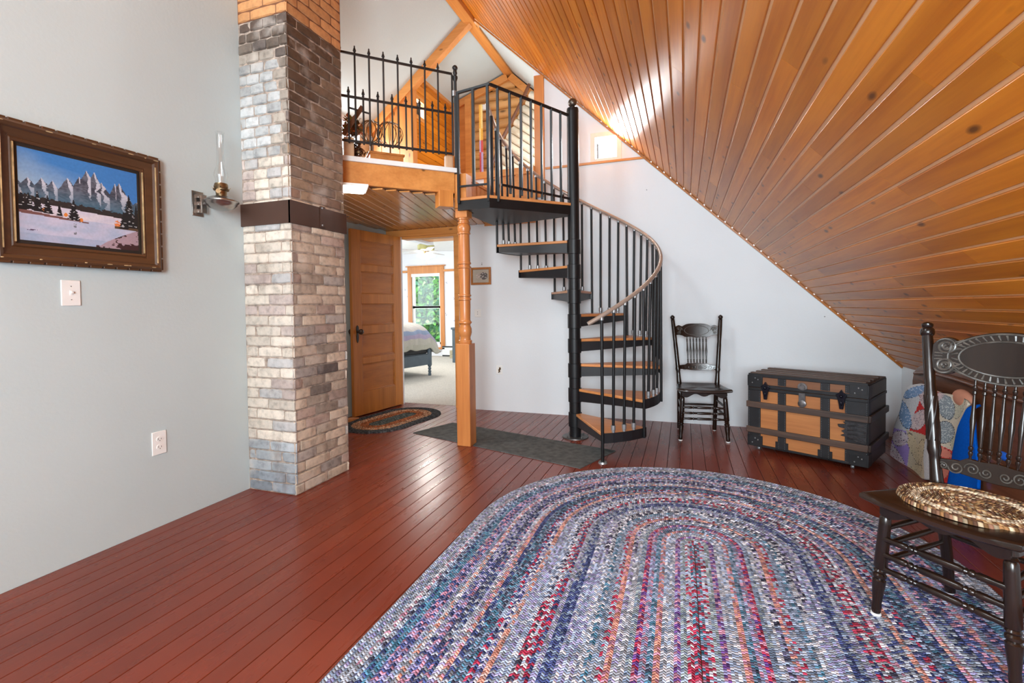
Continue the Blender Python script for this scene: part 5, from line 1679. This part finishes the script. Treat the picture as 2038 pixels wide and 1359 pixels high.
# ================================================================== painting on the left wall
def frame_on_wall():
    X = XL
    ctl, ctr, cbr, cbl = onx(39, 287, X + .02), onx(277, 349, X + .02), onx(275, 503, X + .02), onx(38, 471, X + .02)
    yl, yr_ = (ctl.y + cbl.y) / 2, (ctr.y + cbr.y) / 2
    zt_, zb_ = (ctl.z + ctr.z) / 2, (cbl.z + cbr.z) / 2
    t = thing('framed_painting', 'mountain lake landscape painting in a wide carved brown frame on the left wall', 'painting', (X, (yl + yr_) / 2, zb_ - .09))
    fr = wood('frame_brown', (.10, .044, .018), (.06, .025, .010), 'Y', rough=.4, knots=0, tint=.05)
    gold = plain('rubbed_gold', (.62, .46, .24), .4, metal=.4, var=.35, vs=30)
    dk = plain('black_liner', (.018, .014, .012), .5)
    fwd = .092
    def ring(g, o0, o1, d0, d1, mi=0):
        """mitred moulding ring between offset o0 (inner) and o1 (outer), heights d0,d1"""
        def rect(o): return [(yl - o, zb_ - o), (yr_ + o, zb_ - o), (yr_ + o, zt_ + o), (yl - o, zt_ + o)]
        A = [g.bm.verts.new((X + d0, y, z)) for y, z in rect(o0)]; B = [g.bm.verts.new((X + d1, y, z)) for y, z in rect(o1)]
        for i in range(4): g.face([A[i], A[(i + 1) % 4], B[(i + 1) % 4], B[i]], mi)
    g = G()
    pro = [(.014, .012), (.016, .020), (.026, .024), (.030, .020), (.034, .022), (.060, .034), (.066, .044), (.078, .050), (.088, .042), (.092, .030), (.092, .0)]
    for a, b in zip(pro[:-1], pro[1:]): ring(g, a[0], b[0], a[1], b[1])
    # scalloped outer edge
    def scal(p, q, n_):
        for i in range(n_):
            c = V(p).lerp(V(q), (i + .5) / n_)
            L = (V(q) - V(p)).length / n_
            d = (V(q) - V(p)).normalized()
            g.obox(c, (d, V((1, 0, 0)), d.cross(V((1, 0, 0)))), (L * .44, .012, .006))
    o_ = .092
    scal((X + .028, yr_ + o_, zb_ - o_), (X + .028, yr_ + o_, zt_ + o_), 9); scal((X + .028, yl - o_, zt_ + o_), (X + .028, yr_ + o_, zt_ + o_), 12); scal((X + .028, yl - o_, zb_ - o_), (X + .028, yr_ + o_, zb_ - o_), 12)
    g.build('frame', fr, t, bevel=.002)
    g = G(); ring(g, .0, .014, .012, .010); g.build('liner', dk, t)
    g = G()
    for (y, z0, z1) in ((yr_ + .019, zb_ - .01, zt_ + .01), (yr_ + .068, zb_ - .055, zt_ + .045), (yl - .019, zb_ - .01, zt_ + .01), (yl - .066, zb_ - .04, zt_ + .04)):
        g.box(X + .02, X + (.027 if abs(y - yr_) < .03 or abs(y - yl) < .03 else .047), y - .0022, y + .0022, z0, z1)
    rg_ = random.Random(5)
    for k in range(16):
        y = rg_.uniform(yl - .08, yr_ + .08); z = zt_ + .078 if k % 2 else zb_ - .078
        g.sphere((X + .049, y, z), .004, sy=rg_.uniform(.8, 4), sz=.6, n=8)
    g.build('gilt_highlights', gold, t)
    # canvas as a fine mosaic of paint dabs
    g = G()
    NU, NV = 210, 134
    PK = [(-.02, .66, 1.2), (.07, .685, 1.5), (.17, .71, 1.7), (.255, .69, 1.6), (.37, .765, 1.9), (.47, .815, 2.6), (.53, .905, 2.5), (.60, .885, 2.3), (.66, .80, 1.8), (.785, .80, 2.6), (.825, .83, 1.9), (1.0, .63, 1.0)]
    def mount(u):
        w = .012 * mnoise.noise(V((u * 34, 0, 2))) + .02 * mnoise.noise(V((u * 11, 0, 6)))
        return max(max(vp - abs(u - up) * sl_ for up, vp, sl_ in PK) + w, .56)
    def lit(u, v, n1):
        best = max(PK, key=lambda p: p[1] - abs(u - p[0]) * p[2] * .8)
        up, vp, sl_ = best
        ridge = up + (vp - v) * (.10 + .25 * n1) - .004
        return u > ridge and u < ridge + .012 + (vp - v) * (.22 + .5 * n1)
    def tree(u, v, cx_, base, h, w):
        k = (v - base) / h
        if k < 0 or k > 1: return False
        ww = w * (1 - k) * (.55 + .45 * abs(math.sin(k * 26)))
        return abs(u - cx_) < ww + .003
    def pcol(u, v):
        n1 = mnoise.noise(V((u * 6, v * 14, 0))); n2 = mnoise.noise(V((u * 30, v * 60, 4)))
        mt = mount(u)
        # foreground rocks lower right
        if tree(u, v, .915, .28, .42, .085) or tree(u, v, .86, .26, .22, .05): return (.012, .014, .016) if n2 < .42 else (.4, .4, .42)
        if tree(u, v, .985, .28, .3, .05): return (.014, .016, .018)
        if v < .27 + .02 * n1 and u > .62 + (.27 - v) * -.1:
            e = .02 + .24 * max(0, (u - .64) / .36) ** .8
            if v < e: return (.045, .02, .022) if n1 + n2 * .6 > .02 else (.36, .26, .30)
        if u > .77 and .25 < v < .285 + .01 * n2: return (.10, .06, .035)
        if math.hypot((u - .80) * 1.5, v - .31) < .045 and n2 > -.25: return (.70, .20, .05)
        # left shore
        for (cx_, b_, h, w) in ((.02, .33, .2, .05), (.07, .34, .18, .05), (.135, .33, .22, .045), (.21, .32, .2, .045), (.30, .31, .13, .025), (.415, .285, .235, .055)):
            if tree(u, v, cx_, b_, h, w): return (.012, .013, .016) if n2 < .36 else (.5, .5, .52)
        for (cx_, cy_) in ((.10, .355), (.35, .335), (.475, .30), (.18, .35)):
            if math.hypot((u - cx_) * 1.4, v - cy_) < .022 + .006 * n2: return (.62, .20, .04)
        if u < .54 and abs(v - (.315 - u * .075)) < .012 * (1 - u / .56) + .006 + .004 * n2: return (.16, .075, .07)
        # far dark shore
        sh = .445 - u * .05
        if v < sh + .05 + .02 * n2 * 1.5 and v > sh - .015: return (.028, .024, .024) if n2 > -.5 else (.06, .05, .05)
        if v <= sh - .015:
            if abs(u - .42) < .012 and .12 < v < .27 and n2 > 0: return (.16, .17, .2)
            c = V((.50, .48, .60)).lerp(V((.36, .42, .56)), max(0, min(1, .5 + n1)))
            if v > .3: c = V((.62, .56, .60)).lerp(V((.52, .50, .60)), .5 + n1)
            if v < .08: c = c.lerp(V((.2, .3, .45)), .4)
            if .05 < u < .13 and .115 < v < .13 and n2 > 0: return (.08, .05, .1)
            return tuple(c)
        if v < mt:
            k = (mt - v) / .25
            base = V((.045, .05, .07)).lerp(V((.13, .14, .18)), max(0, min(1, .4 + n2 + n1)))
            if lit(u, v, n1 * .6 + n2 * .25) and k < 1.1: base = V((.50, .52, .60)) * (1 - .35 * max(0, n2))
            mist = max(0, min(1, (.66 - v) / .2))
            return tuple(base.lerp(V((.06, .15, .22)), mist * .75))
        sky = V((.05, .20, .50)).lerp(V((.42, .52, .55)), max(0, min(1, (1.0 - v) * 1.6 - u * .7 + .08 + .1 * n1)))
        return tuple(sky.lerp(V((.03, .14, .46)), max(0, u - .5) * .5))
    vs_ = [[g.bm.verts.new((X + .012, lerp(yl, yr_, i / NU), lerp(zb_, zt_, j / NV))) for i in range(NU + 1)] for j in range(NV + 1)]
    for j in range(NV):
        for i in range(NU):
            g.face([vs_[j][i], vs_[j][i + 1], vs_[j + 1][i + 1], vs_[j + 1][i]], 0, 0, pcol((i + .5) / NU, (j + .5) / NV))
    g.box(X + .002, X + .0115, yl, yr_, zb_, zt_, 1)
    g.build('canvas', [M['stain'], dk], t)
frame_on_wall()

# small framed picture on the back wall
def small_pic():
    a, b = ony(938, 533, YB), ony(978, 566, YB)
    x0_, x1_, z0_, z1_ = a.x, b.x, b.z, a.z
    t = thing('small_framed_picture', 'small sepia picture in a brown wooden frame on the white wall beyond the post', 'picture', ((x0_ + x1_) / 2, YB, z0_))
    g = G(); w = .022
    g.box(x0_, x0_ + w, YB - .022, YB, z0_, z1_); g.box(x1_ - w, x1_, YB - .022, YB, z0_, z1_); g.box(x0_ + w, x1_ - w, YB - .022, YB, z0_, z0_ + w); g.box(x0_ + w, x1_ - w, YB - .022, YB, z1_ - w, z1_)
    g.build('frame', M['doorX'], t, bevel=.003)
    g = G()
    N = 44; M2 = 36
    for j in range(M2):
        for i in range(N):
            u, v = (i + .5) / N, (j + .5) / M2
            c = V((.42, .36, .29))
            if math.hypot((u - .68) * 1.2, (v - .5)) < .28: c = V((.10, .085, .08)) if mnoise.noise(V((u * 9, v * 9, 0))) < .2 else V((.4, .35, .33))
            elif math.hypot((u - .35) * 1.3, v - .5) < .2: c = V((.58, .48, .42)) * (.8 + .4 * mnoise.noise(V((u * 12, v * 12, 5))))
            xx0, xx1 = lerp(x0_ + w, x1_ - w, i / N), lerp(x0_ + w, x1_ - w, (i + 1) / N); zz0, zz1 = lerp(z0_ + w, z1_ - w, j / M2), lerp(z0_ + w, z1_ - w, (j + 1) / M2)
            g.face([g.bm.verts.new((xx0, YB - .01, zz0)), g.bm.verts.new((xx1, YB - .01, zz0)), g.bm.verts.new((xx1, YB - .01, zz1)), g.bm.verts.new((xx0, YB - .01, zz1))], 0, 0, c)
    g.build('print', M['stain'], t)
    g = G(); q = (x0_ + x1_) / 2 + .01; g.tube([(q, YB, z1_ + .03), (q, YB - .01, z1_ + .03)], .004, 8); g.tube([(q, YB, z1_ + .045), (q, YB - .006, z1_ + .045)], .0035, 8)
    tag(g.build('picture_nail', M['dark']), 'small dark nail in the wall just above the small sepia picture', 'nail')
small_pic()

# plates
def plate(nm, label, cat, P, axis, w, h, build_in):
    t = thing(nm, label, cat, P)
    def fn2(u, v, d): return V((P.x + d, P.y + u, P.z + v)) if axis == 'x' else V((P.x + u, P.y - d, P.z + v))
    g = G(); g.prism([(-w / 2, -h / 2), (w / 2, -h / 2), (w / 2, h / 2), (-w / 2, h / 2)], fn2, 0, .006); g.build('cover_plate', M['ivory'], t, bevel=.0035)
    build_in(t, fn2)
def fb(g, fn2, u0, u1, v0, v1, d0, d1, mi=0): g.prism([(u0, v0), (u1, v0), (u1, v1), (u0, v1)], fn2, d0, d1, mi)
def tog(t, f):
    g = G(); fb(g, f, -.005, .005, -.011, .011, .004, .008); g.prism([(-.004, -.002), (.004, -.002), (.004, .007), (-.004, .007)], f, .006, .017); g.build('toggle', M['ivory'], t, bevel=.001)
    g = G(); fb(g, f, -.002, .002, .027, .031, .004, .0075); fb(g, f, -.002, .002, -.031, -.027, .004, .0075); g.build('screws', M['silver'], t)
def outl(t, f):
    for v0 in (-.02, .02):
        g = G(); g.prism([(.016 * math.cos(a * math.pi / 8), v0 + .0135 * math.sin(a * math.pi / 8)) for a in range(16)], f, .004, .0085); o_ = g.build('socket', M['ivory'], t)
        g = G(); fb(g, f, -.008, -.006, v0 - .003, v0 + .006, .007, .009); fb(g, f, .006, .008, v0 - .003, v0 + .005, .007, .009); fb(g, f, -.002, .002, v0 - .010, v0 - .006, .007, .009); g.build('slots', M['dark'], o_)
P = onx(140, 583, XL); plate('light_switch', 'white toggle light switch on the left wall below the landscape painting', 'light switch', P, 'x', .072, .112, tog)
P = onx(316, 881, XL); plate('power_outlet', 'white power outlet low on the left wall between painting and chimney', 'power outlet', P, 'x', .072, .118, outl)
def blank(t, f):
    g = G(); fb(g, f, -.003, .003, .008, .016, .005, .008); fb(g, f, -.003, .003, -.014, -.006, .005, .008); g.build('screws', M['dark'], t)
P = ony(951, 623, YB); plate('wall_plate', 'small ivory blank wall plate under the sepia picture', 'wall plate', P, 'y', .075, .085, blank)
def hook(t, f):
    g = G()
    g.tube([f(.008, .028, .012), f(.012, .012, .014), f(.0, .0, .013), f(.006, -.014, .015), f(-.006, -.026, .014)], [.009, .011, .01, .009, .005], 8); g.build('plug', M['brass'], t)
P = ony(994, 736, YB); plate('power_outlet', 'white power outlet with a brown plug low on the wall behind the turned post', 'power outlet', P, 'y', .07, .095, hook)
for (px, py, lb_) in ((1287, 378, 'small nail hole high on the white wall right of the stair'), (1641, 630, 'tiny nail in the white wall under the sloped ceiling above the trunk')):
    q = ony(px, py, YB); g = G(); g.tube([q, q + V((0, -.008, 0))], .005, 8); tag(g.build('wall_nail', M['silver']), lb_, 'nail')

# ================================================================== oil lamp on the wall
def oil_lamp():
    X = XL
    a = onx(393, 406, X)
    c = onx(441, 404, X + .13)
    t = thing('wall_oil_lamp', 'old bracket oil lamp with tall clear glass chimney mounted left of the brick chimney', 'oil lamp', (X, a.y, a.z - .06))
    g = G(); g.box(X, X + .006, a.y - .034, a.y + .03, a.z - .068, a.z + .068)
    for dz in (-.04, .0, .04): g.box(X + .006, X + .022, a.y - .012, a.y + .012, a.z + dz - .01, a.z + dz + .01)
    g.box(X + .02, X + .032, a.y + .0, a.y + .03, a.z - .05, a.z + .05)
    g.tube([(X + .02, a.y + .01, a.z), (X + .05, a.y + .03, a.z + .005), (c.x - .07, c.y - .02, c.z + .005)], .010, 10)
    g.build('wall_bracket', M['nickel'], t, bevel=.001)
    g = G()
    g.lathe((c.x, c.y, c.z - .042), (c.x, c.y, c.z + .035), [(0, .012), (.06, .035), (.2, .06), (.4, .075), (.55, .080), (.6, .086), (.68, .086), (.72, .078), (.85, .066), (.95, .05), (1, .03)], 32)
    g.build('oil_font', M['nickel'], t)
    g = G()
    g.lathe((c.x, c.y, c.z + .03), (c.x, c.y, c.z + .105), [(0, .028), (.1, .030), (.15, .026), (.45, .028), (.5, .038), (.6, .040), (.65, .034), (.9, .034), (1, .031)], 24)
    g.tube([(c.x + .02, c.y - .03, c.z + .05), (c.x + .045, c.y - .055, c.z + .05)], .003, 8); g.lathe((c.x + .043, c.y - .053, c.z + .05), (c.x + .047, c.y - .057, c.z + .05), [(0, .012), (1, .012)], 14)
    for k in range(8):
        an = k * math.pi / 4
        g.bar((c.x + .036 * math.cos(an), c.y + .036 * math.sin(an), c.z + .07), (c.x + .044 * math.cos(an), c.y + .044 * math.sin(an), c.z + .085), .006, .002)
    g.build('burner', M['brass'], t)
    top_ = onx(434, 262, c.x)
    g = G()
    pr_ = [(0, .026), (.1, .028), (.16, .034), (.22, .033), (.32, .023), (.5, .018), (.97, .0175), (1, .024)]
    H = top_.z - (c.z + .1)
    a0, b0 = V((c.x, c.y, c.z + .1)), V((c.x, c.y, c.z + .1 + H))
    g.tube([a0.lerp(b0, q[0]) for q in pr_], [q[1] for q in pr_], 24, caps=False)
    g.build('glass_chimney', M['lampglass'], t, smooth=80)
oil_lamp()

# ================================================================== things up in the loft
def LP(px, py, off): # point on the vertical plane set back behind the railing
    o0 = V((-2.25, 2.86, 0)) + bn * off
    d = ray(px, py); t = ((o0 - CAMP).dot(bn)) / d.dot(bn)
    return CAMP + d * t
blk = wood('raw_block', (.62, .38, .22), (.48, .28, .15), 'Z', rough=.6, knots=0)
q = LP(694, 300, .06); g = G(); g.obox(V((q.x, q.y, 2.146 + .09)), (bd, bn, V((0, 0, 1))), (.034, .03, .09)); tag(g.build('wood_block', blk, bevel=.002), 'pale upright wood block at the loft edge beside the chimney', 'wood block')
q = LP(893, 325, .035); g = G(); g.obox(V((q.x, q.y, 2.183 + .05)), (bd, bn, V((0, 0, 1))), (.03, .025, .05)); tag(g.build('wood_block', blk, bevel=.008), 'small rounded wood block at the loft edge beside the corner newel', 'wood block')
# tripod-like dark wooden yoke
t = thing('wooden_yoke', 'dark slanted wooden pole with a crossbar leaning in the loft behind the railing', 'pole', LP(690, 262, .08))
g = G(); g.bar(LP(684, 268, .08), LP(721, 213, .08), .03, .03); g.build('slanted_pole', M['bedwood'], t, bevel=.002)
g = G(); g.tube([LP(694, 214, .08), LP(735, 226, .08)], .007, 8); g.build('crossbar', M['blackm'], t)
# dried arrangement
def dried(px, py, off, n_, label, cols, s=.11, sd=1):
    rg_ = random.Random(sd)
    c = LP(px, py, off)
    g = G()
    for i in range(n_):
        d = V((rg_.gauss(0, 1), rg_.gauss(0, 1), rg_.gauss(0, .8)))
        d = d.normalized() * rg_.uniform(.1, 1) * s
        p = c + d
        t1 = V((rg_.uniform(-1, 1), rg_.uniform(-1, 1), rg_.uniform(-1, 1))).normalized(); t2 = t1.cross(V((0, 0, 1))).normalized()
        k = rg_.uniform(.012, .028)
        g.face([g.bm.verts.new(p - t1 * k), g.bm.verts.new(p + t2 * k * .6), g.bm.verts.new(p + t1 * k), g.bm.verts.new(p - t2 * k * .6)], 0, 0, rg_.choice(cols))
        if i % 6 == 0: g.tube([c + V((0, 0, -s * .8)), p], .002, 4, col=(.12, .05, .02))
    tag(g.build('dried_arrangement', M['leaf'], recalc=False), label, 'dried flowers', kind=None)
dried(706, 302, .17, 240, 'brown dried leaves low in the loft behind the bottom rail', [(.10, .035, .012), (.22, .07, .02), (.05, .02, .01), (.5, .35, .2)], .075, 3)
dried(702, 252, .27, 240, 'orange and olive dried flowers higher in the loft next to the chimney', [(.6, .16, .04), (.3, .2, .03), (.45, .12, .05), (.14, .09, .02)], .09, 4)
# wire spheres
for (px, py, r, lb_) in ((738, 262, .09, 'thin wire globe in the loft behind the railing, nearer the chimney'), (776, 268, .11, 'thin wire globe in the loft behind the railing, farther from the chimney')):
    c = LP(px, py, .38 if px < 750 else .62)
    bz_ = 2.334 if px < 750 else 2.148
    g = G()
    for k in range(6):
        a = k * math.pi / 6
        g.tube([c + V((math.cos(a) * math.cos(u_), math.sin(a) * math.cos(u_), math.sin(u_) * .95)) * r for u_ in [2 * math.pi * j / 28 for j in range(28)]], .0032, 6, closed=True)
    g.lathe(V((c.x, c.y, bz_)), c - V((0, 0, r * .9)), [(0, .045), (.04, .045), (.08, .008), (1, .008)], 12)
    tag(g.build('wire_globe', M['brass']), lb_, 'ornament')
q = LP(766, 304, .38)
g = G(); g.obox(V((q.x, q.y, 2.146 + .085)), (bd, bn, V((0, 0, 1))), (.13, .09, .085)); g.obox(V((q.x, q.y, 2.146 + .175)), (bd, bn, V((0, 0, 1))), (.14, .1, .008))
tag(g.build('wooden_box', M['beamX'], bevel=.004), 'low pale wooden box on the loft floor behind the railing', 'box')
# narrow striped textile hanging by the log wall
a = ony(956, 208, 5.6); b = ony(960, 343, 5.6)
g = G()
cs = [(.62, .34, .06), (.66, .5, .2), (.5, .08, .08), (.4, .3, .5)]
for i in range(20):
    for k in range(2):
        g.box(a.x - .02 + .022 * k, a.x + .002 + .022 * k, 5.6, 5.612, lerp(2.146, a.z, i / 20), lerp(2.146, a.z, (i + 1) / 20), col=cs[(0 if i > 13 else 2) + (k + i // 4) % 2 * (1)])
tag(g.build('striped_hanging', M['quilt']), 'narrow yellow and red striped textile hanging in front of the log wall', 'textile')
w_a = ony(963, 213, 5.9)
g = G(); g.box(w_a.x - .03, w_a.x + .06, 5.9, 5.94, w_a.z - .035, w_a.z + .04)
tag(g.build('wall_lamp', M['white'], bevel=.01), 'small white wall fixture on the log wall above the striped textile', 'fixture')
